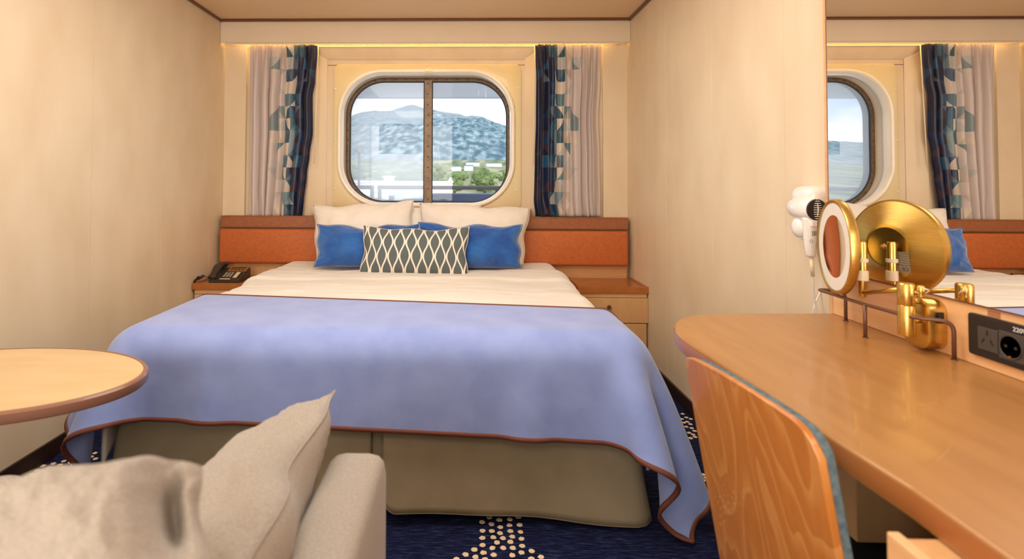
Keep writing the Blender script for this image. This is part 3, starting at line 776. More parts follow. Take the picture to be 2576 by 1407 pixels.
# ----------------------------------------------------------------- cushions
def cushion(name, c, T, m, lab, cat, group=None, pinch=.05, n=44, seed=0, uvs=None, wr=.010, back=.6, p=2.4, sag=0, corner=.0, dent=None):
    bl, br, tr, tl = [Vector(q) for q in c]
    nrm = ((br-bl).cross(tl-bl)).normalized()
    Wd = (br-bl).length; Hd = (tl-bl).length
    vs = []; uv = []; idx = {}
    def P(u, v, side):
        uu = u*(1-pinch*(1-v*v)*abs(u)**3); vv = v*(1-pinch*(1-u*u)*abs(v)**3*Wd/Hd*(.8 if v > 0 else .15))
        a, b_ = (uu+1)/2, (vv+1)/2
        base = bl*(1-a)*(1-b_)+br*a*(1-b_)+tr*a*b_+tl*(1-a)*b_
        base += (br-bl).normalized()*wr*.7*math.sin(v*5+seed*2.3)*abs(u)**3*(1-v*v)*(1 if u > 0 else -.8)+(tl-bl).normalized()*wr*.8*math.sin(u*6.5+seed*1.7)*max(0, v)**3*(1-u*u)
        t_ = T*1.15*max(0, (1-abs(u)**p))**.62*max(0, (1-abs(v)**p))**.62
        # wrinkles radiate from the corners
        wk = wr*fbm(u*1.4*Wd/Hd+seed*3.1, v*1.4, side, 1.1, 4)*(1-abs(u)**8)*(1-abs(v)**8)
        cr_ = (abs(u)*abs(v))**2.2
        wk += wr*.9*math.sin(22*(abs(u)-abs(v))+seed)*cr_*(1-abs(u)**10)*(1-abs(v)**10)
        k = 1 if side > 0 else back
        q = base+nrm*side*(t_*k+wk)
        if dent and side*dent[4] > 0:
            du, dv = (u-dent[0])/dent[2], (v-dent[1])/dent[3]
            q -= nrm*side*dent[5]*math.exp(-du*du-dv*dv)
        q.z -= sag*(1-u*u)*max(0, v)
        return q
    for j in range(n+1):
        for i in range(n+1):
            u, v = i/n*2-1, j/n*2-1
            idx[(i, j, 1)] = len(vs); vs.append(P(u, v, 1)); uv.append((u*Wd/2, v*Hd/2))
            if 0 < i < n and 0 < j < n:
                idx[(i, j, -1)] = len(vs); vs.append(P(u, v, -1)); uv.append((u*Wd/2, v*Hd/2))
            else: idx[(i, j, -1)] = idx[(i, j, 1)]
    fs = []
    for j in range(n):
        for i in range(n):
            fs.append(tuple(idx[k] for k in ((i, j, 1), (i+1, j, 1), (i+1, j+1, 1), (i, j+1, 1))))
            fs.append(tuple(idx[k] for k in ((i, j, -1), (i, j+1, -1), (i+1, j+1, -1), (i+1, j, -1))))
    o = pyd(name, vs, fs, m, None, True, uv)
    ring = [vs[idx[(i, 0, 1)]] for i in range(n)]+[vs[idx[(n, j, 1)]] for j in range(n)]+[vs[idx[(n-i, n, 1)]] for i in range(n)]+[vs[idx[(0, n-j, 1)]] for j in range(n)]
    tube('seam', ring, .0016, m, o, 6, closed=True)
    tag(o, lab, cat, group); return o
def cq(pts): return [at_y(x_, y_, Y_) for x_, y_, Y_ in pts]
gW = 'white pillows against the headboard'; gB = 'blue velvet cushions'
cushion('pillow', cq([(900, 650, 3.62), (1200, 650, 3.62), (1210, 517, 3.74), (890, 517, 3.74)]), .06, M['linen'], 'white pillow at the back, showing only in the gap between the two front white pillows', 'pillow', gW, seed=21, pinch=.03)
cushion('pillow', cq([(795, 668, 3.50), (1040, 668, 3.50), (1040, 503, 3.66), (786, 517, 3.66)]), .10, M['linen'], 'left white pillow standing behind the left blue cushion', 'pillow', gW, seed=1, pinch=.03, wr=.014, sag=.012)
cushion('pillow', cq([(1062, 668, 3.50), (1316, 668, 3.50), (1334, 524, 3.66), (1056, 512, 3.66)]), .10, M['linen'], 'right white pillow standing behind the right blue cushion', 'pillow', gW, seed=2, pinch=.03, wr=.014, sag=-.002)
cushion('cushion', cq([(789, 672, 3.36), (1058, 674, 3.37), (1056, 563, 3.44), (798, 564, 3.43)]), .075, M['blue'], 'royal blue velvet cushion leaning on the left white pillow', 'cushion', gB, seed=3, pinch=.05, wr=.018, sag=.008)
cushion('cushion', cq([(1060, 676, 3.36), (1311, 674, 3.37), (1314, 565, 3.44), (1052, 559, 3.43)]), .075, M['blue'], 'royal blue velvet cushion leaning on the right white pillow', 'cushion', gB, seed=4, pinch=.05, wr=.018, sag=.008)
cushion('cushion', cq([(903, 691, 3.22), (1178, 697, 3.22), (1181, 571, 3.30), (914, 567, 3.30)]), .065, M['ogee'], 'grey and white ogee patterned cushion in front at the middle', 'cushion', None, seed=5, pinch=.05, wr=.010, sag=.012)

# ----------------------------------------------------------------- telephone
def phone():
    # local frame: origin at the front-left of base, ex right, ey back
    a = at_z(548, 700, ZN-.004); b_ = at_z(622, 700, ZN-.004)
    ph = empty('telephone', (a.x+.08, a.y+.08, ZN-.006), 'charcoal desk telephone with corded handset on the left nightstand', 'telephone')
    w_ = .205; x0 = at_z(547, 700, ZN).x; y0 = 3.50; dp = .185; z0 = ZN-.006
    def W3(u, v, h): # u,v in 0..1 on the sloped top, h above surface
        return Vector((x0+u*w_, y0+v*dp, z0+.016+v*.058+h))
    bm = bmesh.new()
    vv = [(x0, y0, z0), (x0+w_, y0, z0), (x0+w_, y0+dp, z0), (x0, y0+dp, z0), W3(0, 0, 0), W3(1, 0, 0), W3(1, 1, 0), W3(0, 1, 0)]
    V_ = [bm.verts.new(q) for q in vv]
    for f in ((0, 3, 2, 1), (4, 5, 6, 7), (0, 1, 5, 4), (1, 2, 6, 5), (2, 3, 7, 6), (3, 0, 4, 7)): bm.faces.new([V_[k] for k in f])
    bmesh.ops.bevel(bm, geom=list(bm.edges), offset=.005, segments=2, affect='EDGES')
    body = link('body', bm, M['phone'], ph)
    def slab(name, u0, u1, v0, v1, h0, h1, m, par):
        vv = [W3(u0, v0, h0), W3(u1, v0, h0), W3(u1, v1, h0), W3(u0, v1, h0), W3(u0, v0, h1), W3(u1, v0, h1), W3(u1, v1, h1), W3(u0, v1, h1)]
        return pyd(name, vv, [(0, 3, 2, 1), (4, 5, 6, 7), (0, 1, 5, 4), (1, 2, 6, 5), (2, 3, 7, 6), (3, 0, 4, 7)], m, par)
    fa = slab('display_panel', .36, .97, .66, .98, -.001, .004, M['phonegold'], ph)
    slab('screen', .42, .9, .82, .93, .004, .005, M['lcd'], fa)
    for k in range(4): slab('soft_key', .44+k*.12, .51+k*.12, .72, .75, .004, .006, M['black'], fa)
    for r_ in range(4):
        for c_ in range(3): slab('key', .36+c_*.10, .42+c_*.10, .26+r_*.085, .30+r_*.085, 0, .003, M['stickgrey'], ph)
    slab('label_strip', .70, .82, .20, .60, 0, .0012, M['paper'], ph)
    slab('number_card', .33, .66, .08, .13, 0, .0012, M['paper'], ph)
    for k in range(8): slab('memory_key', .85, .90, .2+k*.05, .225+k*.05, 0, .002, M['black'], ph)
    # handset
    pth = smooth_path([W3(.13, .02, .016), W3(.13, .14, .030), W3(.135, .5, .048), W3(.14, .86, .034), W3(.14, .98, .018)], 6)
    vs = []; fs = []; n_ = len(pth)
    for i, p in enumerate(pth):
        t_ = i/(n_-1); wd = .024+.004*math.cos(4*PI*t_); th = .011+.008*(abs(2*t_-1)**6)
        tg = (pth[min(i+1, n_-1)]-pth[max(0, i-1)]).normalized(); ex = Vector((1, 0, 0)); up = ex.cross(tg).normalized()
        for k in range(12):
            an = 2*PI*k/12; ca, sa = math.cos(an), math.sin(an)
            vs.append(p+ex*wd*abs(ca)**.6*(1 if ca > 0 else -1)+up*th*abs(sa)**.6*(1 if sa > 0 else -1))
    for i in range(n_-1):
        for k in range(12): fs.append((i*12+k, i*12+(k+1) % 12, (i+1)*12+(k+1) % 12, (i+1)*12+k))
    fs.append(tuple(range(12))[::-1]); fs.append(tuple((n_-1)*12+k for k in range(12)))
    hs = pyd('handset', vs, fs, M['phone'], ph, True)
    for v_ in (.1, .9): lathe('ear_cup', [(.019, 0), (.021, .018)], W3(.135, v_, .002), (0, -.3, 1), M['phone'], hs, 16)
    # coiled cord, lying over the left edge of the tray
    a0 = W3(.10, .03, .006)
    core = smooth_path([at_z(608, 688, ZN+.008)*0+Vector((x0-.005, y0+.03, ZN+.012)), Vector((x0-.04, y0+.035, ZN+.03)), Vector((x0-.07, y0+.02, ZN+.020)), Vector((x0-.105, y0-.005, ZN+.024)), Vector((x0-.09, y0-.03, ZN+.012)), Vector((x0-.125, y0-.03, ZN+.012)), Vector((x0-.128, y0-.042, ZN+.012))], 60)
    core = [Vector((max(p.x, XL+.014), p.y, p.z)) for p in core]
    coil = []
    for i, p in enumerate(core):
        t_ = i/(len(core)-1); rr = .0105*min(1, max(0, (t_-.16)/.05)); an = i*1.15
        coil.append(p+Vector((.3*math.sin(an), math.cos(an)*.8, math.sin(an)))*rr)
    c_ = tube('coiled_cord', coil, .0019, M['phone'], ph, 6)
phone()

# ----------------------------------------------------------------- oval table
ZT = .67
ta = empty('side_table', (-1.21, 1.35, 0), 'oval blond table with brown rim beside the foot of the bed', 'table')
def oval(ax, ay, z, n_=72): return [Vector((-1.21+ax*math.cos(2*PI*k/n_), 1.35+ay*math.sin(2*PI*k/n_), z)) for k in range(n_)]
AX, AY = .402, .25
loft('table_top', [oval(.02, .01, ZT), oval(AX-.012, AY-.012, ZT), oval(AX-.012, AY-.012, ZT-.02)], M['table'], ta, capa=True, capb=True)
loft('table_rim', [oval(AX-.013, AY-.013, ZT-.027), oval(AX-.004, AY-.004, ZT-.027), oval(AX, AY, ZT-.022), oval(AX, AY, ZT-.004), oval(AX-.004, AY-.004, ZT+.0005), oval(AX-.012, AY-.012, ZT+.0008)], M['tablee'], ta)
loft('underside', [oval(.02, .01, ZT-.0265), oval(AX-.01, AY-.01, ZT-.0265)], M['tablee'], ta, capa=True)
lathe('pedestal', [(.035, .02), (.03, .05), (.03, ZT-.03)], (-1.21, 1.35, 0), (0, 0, 1), M['bronzerod'], ta, 24)
loft('base', [oval(.02, .02, 0.0), oval(.22, .17, 0.0), oval(.22, .17, .012), oval(.21, .16, .02), oval(.03, .03, .024)], M['bronzerod'], ta, capa=True, capb=True)

# ----------------------------------------------------------------- desk, panel, mirror
ZD = at_x(2097, 790, XM).z
YE = at_x(2097, 790, XM).y
pan = empty('mirror_panel', (XM, .4, ZD), 'oak panel behind the desk carrying the tall wall mirror', 'panel')
yw0 = at_x(2073, 300, XM).y; ym0 = at_x(2087, 300, XM).y; ZM = at_x(2145, 692, XM).z
box('backing', XM+.0, XR-.001, YB+.3, yw0, ZM, ZC-.02, M['ply_y'], pan, bev=.001)
box('backsplash', XM-.001, XR-.001, YB+.3, YE+.0, ZD+.0005, ZM, M['ply_y'], pan, bev=.001)
box('end_strip', XM-.0015, XM+.02, YE+.001, YE+.016, ZD+.0005, ZM, M['ply'], pan, bev=.0005)
mr = box('mirror_glass', XM-.006, XM-.001, YB+.35, ym0, ZM+.002, ZC-.03, M['mirror'], pan)
box('edge_trim', XM-.007, XM-.0005, YB+.35, ym0, ZM-.0012, ZM+.0018, M['bronzerod'], pan)
box('edge_trim', XM-.007, XM-.0005, ym0, ym0+.002, ZM-.0012, ZC-.03, M['bronzerod'], pan)
# desk top outline from far edge around the rounded nose to the near end
dk = empty('desk', (.8, .4, 0), 'fitted desk with smooth orange-brown top along the mirror', 'desk')
pp = [(2097, 788), (1950, 788), (1850, 788.5), (1780, 790), (1735, 795), (1708, 804), (1697, 816), (1700, 832), (1722, 855), (1784, 896), (1900, 972), (2060, 1080), (2290, 1224), (2543, 1402)]
o2 = [at_z(x_, y_, ZD) for x_, y_ in pp]
sp_ = smooth_path([o2[2]]+o2[3:13], 6)
edge = [Vector((XR-.002, o2[0].y, ZD)), o2[0]]+sp_+[o2[13], Vector((.56, YB+.4, ZD)), Vector((XR-.002, YB+.4, ZD))]
poly = [(p.x, p.y) for p in edge]
extr('desk_top', poly, 'z', ZD-.040, ZD, M['desk'], dk, bev=.005, seg=3)
# edge band a touch proud
ed = [Vector((p.x, p.y, 0)) for p in edge[1:-2]]
vs = []; fs = []
for i, p in enumerate(ed):
    t_ = (ed[min(i+1, len(ed)-1)]-ed[max(0, i-1)]).normalized(); nn = Vector((-t_.y, t_.x, 0))
    if nn.dot(Vector((.85, .8, 0))-p) > 0: nn = -nn
    for of, z_ in ((.0004, ZD-.006), (.0012, ZD-.010), (.0012, ZD-.030), (.0004, ZD-.034)): vs.append(p+nn*of+Vector((0, 0, z_)))
for i in range(len(ed)-1):
    for k in range(3): fs.append((i*4+k, i*4+4+k, i*4+5+k, i*4+1+k))
pyd('edge_band', vs, fs, M['deskedge'], dk, True)
# far support box and near drawer unit
box('support_panel', .69, XR-.005, 1.0, 1.22, 0, ZD-.041, M['ply'], dk, bev=.002)
body_x = at_y(2258, 1318, .665).x
box('drawer_unit', body_x, XR-.005, YB+.45, .665, 0.03, ZD-.041, M['ply'], dk, bev=.002)
dz = at_y(2230, 1336, .665).z; dxx = at_y(2229, 1336, .665).x
for a, b_ in ((dz-.16, dz), (dz-.34, dz-.165), (.06, dz-.345)):
    d_ = box('drawer', dxx, body_x+.001, .14, .665, a, b_, M['ply_y'], dk, bev=.002)
    tube('handle', round_corners([(dxx+.001, .32, b_-.05), (dxx-.03, .32, b_-.05), (dxx-.03, .46, b_-.05), (dxx+.001, .46, b_-.05)], .01), .004, M['bronzerod'], d_, 8)
# guard rail on the desk
zr = ZD+.080
P1, P3 = at_z(2128, 808, ZD), at_z(2401, 906, ZD); P2 = at_z(2177, 850, ZD)
gr = empty('guard_rail', (P2.x, P2.y, ZD), 'brown tube guard rail standing on the desk around the brass bracket', 'rail')
cor = Vector((P2.x+.006, P1.y+.03, 0)); cor2 = Vector((P2.x+.012, P3.y+.035, 0))
path = [P1, Vector((P1.x, P1.y, zr)), Vector((cor.x, cor.y, zr)), Vector((P2.x, P2.y, zr)), Vector((cor2.x, cor2.y, zr)), Vector((P3.x, P3.y, zr)), P3]
tube('rail_tube', round_corners(path, .022, 7), .0042, M['bronzerod'], gr, 12)
tube('rail_post', [P2, Vector((P2.x, P2.y, zr))], .0042, M['bronzerod'], gr, 12)
for p in (P1, P2, P3): lathe('foot_collar', [(.0065, 0), (.0065, .002)], p, (0, 0, 1), M['bronzerod'], gr, 14)

# ----------------------------------------------------------------- socket plate
sy0 = at_x(2446, 785, XM).y
sz_1, sz_0 = at_x(2446, 785, XM).z, at_x(2446, 887, XM).z
so = empty('socket_plate', (XM, sy0-.1, (sz_0+sz_1)/2), 'black double power socket marked 220V in the oak backsplash', 'power socket')
SY1 = sy0; SY0 = sy0-.205
pl = extr('plate', [(a, c) for a, c in rrect(SY0, SY1, sz_0, sz_1, .006, 4)], 'x', XM-.010, XM-.001, M['black'], so, bev=.002)
hh = sz_1-sz_0
def SX(u, v): return Vector((XM-.0102, SY1-u, sz_0+v*hh))
mod1 = box('socket_insert', XM-.0125, XM-.009, SY1-.066, SY1-.024, sz_0+.2*hh, sz_0+.74*hh, M['dgrey'], so, bev=.001)
mod2 = box('socket_insert', XM-.0125, XM-.009, SY1-.118, SY1-.068, sz_0+.14*hh, sz_0+.78*hh, M['dgrey'], so, bev=.001)
for u, v, an in ((.045, .62, 0), (.036, .42, .55), (.054, .42, -.55)):
    c_ = SX(u, v); h2 = .0055
    bm = bxbm(-.001, .0008, -.0014, .0014, -h2, h2); bmesh.ops.rotate(bm, verts=bm.verts, cent=(0, 0, 0), matrix=Matrix.Rotation(an, 3, 'X')); bmesh.ops.translate(bm, verts=bm.verts, vec=(XM-.0125, c_.y, c_.z))
    link('pin_slot', bm, M['grille'], mod1)
c_ = SX(.093, .46)
lathe('socket_well', [(.0205, -.0016), (.0225, -.0026), (.0235, -.0004), (.0235, 0)], (XM-.0125, c_.y, c_.z), (1, 0, 0), M['dgrey'], mod2, 32, cap=False)
lathe('socket_floor', [(.0001, -.0006), (.0200, -.0006)], (XM-.0125, c_.y, c_.z), (1, 0, 0), M['grille'], mod2, 32)
for s_ in (-1, 1): lathe('pin_hole', [(.0001, -.0012), (.003, -.0012), (.003, 0)], (XM-.0125, c_.y+s_*.0095, c_.z), (1, 0, 0), M['grille'], mod2, 12)
for s_ in (-1,): box('earth_clip', XM-.0155, XM-.013, c_.y-.002, c_.y+.002, c_.z+s_*.0185-.0015, c_.z+s_*.0185+.0015, M['brass'], mod2)
text('lettering', '220V', .0125, frame3((XM-.0106, SY1-.108, sz_0+.875*hh), (0, -1, 0), (0, 0, 1)), M['whiteink'], so)
tag(box('sticker', XM-.0022, XM-.0011, at_x(2518, 780, XM).y, at_x(2487, 780, XM).y, sz_1+.0015, sz_1+.0125, M['purple']), 'small faded brown label stuck above the black power socket', 'sticker')

# ----------------------------------------------------------------- magnifying mirror
def vanity():
    yc = 1.468; c = at_y(2101, 620, yc)
    th = math.radians(16)
    nrm = Vector((math.cos(th), -math.sin(th), 0)) # from face to back (toward wall mirror)... near edge further from the wall
    along = Vector((math.sin(th), math.cos(th), 0))
    mm = empty('magnifying_mirror', (XM, 1.23, ZD+.06), 'round brass magnifying mirror on a folding wall arm over the desk', 'mirror')
    R = .1235
    o0 = c-nrm*.006
    hd_ = lathe('rim', [(R-.010, .002), (R-.006, 0), (R-.002, 0), (R, .003), (R, .016), (R-.004, .021)], o0, nrm, M['brass'], mm, 72, cap=False)
    lathe('back_cone', [(R-.004, .020), (R-.012, .0225), (.060, .040), (.052, .0425), (.050, .0425), (.048, .0415), (.0001, .0415)], o0, nrm, M['brass'], hd_, 72, cap=False)
    lathe('frosted_ring', [(R-.009, .0025), (R*.66, .0028)], o0, nrm, M['frost'], hd_, 72, cap=False)
    # concave magnifying glass
    pr = [(R*.66*k/10, .0028+.006*(1-(k/10)**2)) for k in range(10, -1, -1)]
    lathe('mirror_glass', pr, o0, nrm, M['mirror'], hd_, 72, cap=False)
    # sticker on the cone back
    slope = Vector((0, 0, 0))
    q0 = o0+nrm*.0420; zx = Vector((0, 0, 1))
    # sticker: flat label lying on the cone's slope, lower part
    ang = -PI/2-.30*1
    def cone(rr, a):
        h_ = .0425+(.0225-.0425)*(rr-.052)/(R-.012-.052)+.0007
        b2 = nrm.cross(Vector((0, 0, 1))).normalized()
        return o0+nrm*h_+(b2*math.cos(a)+Vector((0, 0, 1))*math.sin(a))*rr
    # real view from the wall side: to the right is +y direction for viewer facing -X -> use angles
    a0, a1 = -PI/2-.62, -PI/2+.30
    vs = []; uvn = 8
    b2 = nrm.cross(Vector((0, 0, 1))).normalized()
    # small rectangle on the flat hub face, just above the surface
    cc = q0+b2*(.030)+Vector((0, 0, -.034)); exl = -b2; 
    w2, h2 = .024, .026
    # direction so text reads properly when looking from +normal side
    exr = Vector((0, 0, 1)).cross(nrm).normalized()
    def onsurf(p, up):
        d_ = p-o0; a_ = d_-nrm*d_.dot(nrm); r_ = a_.length
        h_ = .0415 if r_ < .048 else (.0425 if r_ < .054 else .0425+(.0225-.0425)*(r_-.054)/(R-.012-.054))
        return o0+a_+nrm*(max(h_, .0425 if r_ < .054 else 0)+up)
    G = 8; gv = [onsurf(cc+exr*w2*(2*i_/G-1)+zx*h2*(2*j_/G-1), .0006) for j_ in range(G+1) for i_ in range(G+1)]
    st = pyd('rating_label', gv, [(j_*(G+1)+i_, j_*(G+1)+i_+1, (j_+1)*(G+1)+i_+1, (j_+1)*(G+1)+i_) for j_ in range(G) for i_ in range(G)], M['stickgrey'], hd_)
    def wrap(o):
        for v in o.data.vertices: v.co = onsurf(v.co, .0009)
    lines = [('KIMBALL and YOUNG', .0052), ('W/B illuminated mirror', .0040), ('Model No: 83023834', .0042), ('220-240VAC, 50/60Hz', .0042), ('4 X Mini 1W', .0042), ('Non-replaceable LED', .0042)]
    for k, (s_, z_) in enumerate(lines):
        wrap(text('lettering', s_, z_*.95, frame3(cc+nrm*.0008+zx*(.022-k*.0058)-exr*.0228, exr, zx), M['ink'], st, 0, 'LEFT'))
    wrap(text('lettering', 'CE', .012, frame3(cc+nrm*.0008-zx*.018-exr*.013, exr, zx), M['ink'], st, 0))
    # neck and post
    pc = at_x(2169, 650, 1.012); PY = pc.y
    tube('neck', [o0+nrm*.041, o0+nrm*.052, Vector((pc.x, pc.y, c.z+.0))], .0065, M['brass'], mm, 14)
    lathe('ball_joint', [(.0001, -.010), (.007, -.007), (.0098, 0), (.007, .007), (.0001, .010)], o0+nrm*.051, (0, 0, 1), M['brass'], mm, 20)
    zt_ = at_y(2160, 608, PY).z; zb = at_y(2170, 748, PY).z
    lathe('post', [(.0001, 0), (.0075, .001), (.0085, .004), (.0105, .06), (.0105, zt_-zb-.004), (.009, zt_-zb), (.0001, zt_-zb+.001)], (pc.x, pc.y, zb), (0, 0, 1), M['brass'], mm, 24)
    za = at_y(2165, 654, PY).z; lathe('sleeve', [(.0118, -.003), (.0132, -.002), (.0132, .006), (.0118, .007)], (pc.x, pc.y, za-.003), (0, 0, 1), M['plastic'], mm, 24)
    za = at_y(2165, 706, PY).z; lathe('sleeve', [(.0118, 0), (.0132, .001), (.0132, .0245), (.0118, .026)], (pc.x, pc.y, za), (0, 0, 1), M['plastic'], mm, 24)
    zc_ = at_y(2190, 737, PY).z
    cy = at_x(2279, 728, .985)
    tube('arm', [Vector((pc.x, pc.y, zc_)), cy], .0058, M['brass'], mm, 14)
    zt2 = at_y(2277, 711, cy.y).z; zb2 = max(at_y(2290, 846, cy.y).z, ZD+.004)
    lathe('hinge_cylinder', [(.008, 0), (.0155, .002), (.0165, .006), (.0165, .068), (.0158, .069), (.0165, .070), (.0165, zt2-zb2-.005), (.014, zt2-zb2-.001), (.0001, zt2-zb2)], (cy.x, cy.y, zb2), (0, 0, 1), M['brass'], mm, 28)
    lathe('joint_knob', [(.0001, .024), (.006, .023), (.008, .019), (.0085, .010), (.007, .006), (.007, 0)], (cy.x+.018, cy.y-.018, cy.z-.012), (0, 0, 1), M['brass'], mm, 18)
    tube('joint_link', [(cy.x, cy.y, cy.z-.004), (cy.x+.018, cy.y-.018, cy.z-.004)], .005, M['brass'], mm, 10)
    # cable tie (clear plastic) round the joint
    tube('cable_tie', smooth_path([(cy.x+.012, cy.y-.014, cy.z+.004), (cy.x+.02, cy.y-.028, cy.z+.006), (cy.x+.03, cy.y-.024, cy.z+.0), (cy.x+.022, cy.y-.012, cy.z-.008), (cy.x+.01, cy.y-.02, cy.z-.004)], 5), .0016, M['plastic'], mm, 6)
    # wall box
    y0_ = at_x(2384, 800, XM).y; xf = at_x(2338, 800, XM-.040).x; y1_ = at_x(2268, 800, xf).y; z0_, z1_ = ZD+.006, at_x(2335, 752, XM-.02).z
    rr = .026
    def RL(ins, X): return [Vector((X, a, c_)) for a, c_ in rrect(y0_+ins, y1_-ins, z0_+ins, z1_-ins, rr-ins, 8)]
    bx_ = loft('wall_box', [RL(0, XM-.002), RL(0, xf+.005), RL(.0015, xf+.0015), RL(.005, xf)], M['brass'], mm, capa=True, capb=True)
    tube('box_pivot', [(cy.x, cy.y, zb2+.035), (xf+.002, cy.y, zb2+.035)], .006, M['brass'], mm, 12)
    tube('box_pivot', [(cy.x, cy.y, zb2+.078), (xf+.002, cy.y, zb2+.078)], .006, M['brass'], mm, 12)
    # black rocker switch on the near face
    ps = at_y(2362, 800, y0_)
    sw = box('switch', ps.x-.0085, ps.x+.0085, y0_-.004, y0_+.001, ps.z-.012, ps.z+.012, M['black'], mm, bev=.001)
    box('rocker', ps.x-.006, ps.x+.006, y0_-.0062, y0_-.003, ps.z-.009, ps.z+.009, M['black'], sw, bev=.0012)
vanity()

# ----------------------------------------------------------------- hair dryer
def dryer():
    Y = 1.76
    hd_ = empty('hair_dryer', at_y(2040, 560, Y), 'white hair dryer hanging in its holder on the right wall', 'hair dryer')
    def q(x_, y_, dy=0): return at_y(x_, y_, Y+dy)
    # holder shell against the wall, above and behind
    ho = empty('dryer_holder', at_x(2050, 500, XR), 'white wall holder behind the hair dryer', 'holder')
    bm = bmesh.new(); bmesh.ops.create_uvsphere(bm, u_segments=32, v_segments=20, radius=1)
    cc = at_y(2043, 492, 1.80)
    for v in bm.verts:
        n_ = v.co.copy(); k = lambda a, e_=.75: (abs(a)**e_)*(1 if a > 0 else -1)
        v.co = Vector((cc.x+k(n_.x)*.050, cc.y+k(n_.y)*.06, cc.z-.006+k(n_.z)*.038))
    link('holder_hood', bm, M['white'], ho, True)
    box('wall_plate', XR-.028, XR-.001, cc.y-.055, cc.y+.055, cc.z-.15, cc.z+.02, M['white'], ho, bev=.01, seg=4)
    bm = bmesh.new(); bmesh.ops.create_uvsphere(bm, u_segments=24, v_segments=14, radius=1)
    c2 = at_y(2012, 572, 1.80)
    for v in bm.verts: v.co = Vector((c2.x+v.co.x*.022, c2.y+v.co.y*.03, c2.z+v.co.z*.034))
    link('holder_ring', bm, M['white'], ho, True)
    box('wall_plate', c2.x, XR-.001, c2.y-.012, c2.y+.02, c2.z-.02, c2.z+.02, M['white'], ho, bev=.005)
    # barrel: axis from intake (towards camera) to nozzle (away, to the left)
    bc = q(2043, 527); ax = Vector((-.05, .99, .02)).normalized()
    body = lathe('barrel', [(.030, -.012), (.0345, -.004), (.0390, .010), (.0405, .030), (.0395, .055), (.036, .075), (.031, .092), (.025, .100), (.021, .100)], bc-ax*.012, ax, M['white'], hd_, 40)
    lathe('intake_void', [(.0001, -.0135), (.031, -.0135), (.0345, -.005), (.0345, 0)], bc-ax*.012, ax, M['grille'], body, 32)
    # grille bars
    e1 = Vector((0, 0, 1)).cross(ax).normalized(); e2 = ax.cross(e1); g0 = bc-ax*.0275
    for k in range(9):
        zz = (k-4)*.0068; ww = math.sqrt(max(0, .0335**2-zz*zz))
        if ww < .004: continue
        tube('grille_bar', [g0+e2*zz-e1*ww+ax*.008, g0+e2*zz, g0+e2*zz+e1*ww+ax*.008], .0013, M['white'], body, 6)
    tube('grille_bar', [g0-e2*.0335+ax*.006, g0-ax*.001, g0+e2*.0335+ax*.006], .0018, M['white'], body, 6)
    ring = [bc-ax*.020+(e1*math.cos(a)+e2*math.sin(a))*.0345 for a in [2*PI*k/40 for k in range(40)]]
    tube('intake_ring', ring, .0022, M['white'], body, 8, closed=True)
    # handle
    hp = [q(2036, 548, .0), q(2037, 580), q(2038, 620), q(2040, 645)]
    hn = tube('handle', smooth_path(hp, 5), .02, M['white'], hd_, 24, rf=lambda t_: .0215-.009*t_**1.4)
    tube('cable_sleeve', [q(2041, 645), q(2045, 696)], .006, M['plastic'], hd_, 14, rf=lambda t_: .0068-.0018*t_)
    box('button', q(2033, 560).x-.006, q(2033, 560).x+.010, Y-.030, Y-.012, q(2033, 565).z-.004, q(2033, 555).z+.002, M['white'], hn, bev=.002)
    tube('trigger', [q(2052, 556, -.012), q(2049, 576, -.012)], .0045, M['white'], hn, 10)
    for k in range(4): box('rating_text', q(2034+k*4, 580).x-.0004, q(2034+k*4, 580).x+.0004, Y-.0215, Y-.0195, q(2034, 592).z, q(2034, 580).z, M['dgrey'], hn)
    cz = q(2041, 607, -.0190); 
    tube('symbol', [cz+Vector((math.cos(a), 0, math.sin(a)))*.0045 for a in [2*PI*k/16 for k in range(16)]], .0005, M['dgrey'], hn, 5, closed=True)
    # cord loops down behind the desk
    tube('cord', smooth_path([q(2045, 694), q(2046, 720, .003), q(2049, 755, .01), q(2058, 800, .01), Vector((XR-.02, Y, ZD-.08))], 8), .0026, M['white'], hd_, 8)
    tube('cord', smooth_path([q(2066, 700, .03), q(2063, 735, .03), q(2050, 765, .02), q(2045, 800, .02), Vector((XR-.03, Y+.02, ZD-.08))], 8), .0024, M['white'], hd_, 8)
dryer()

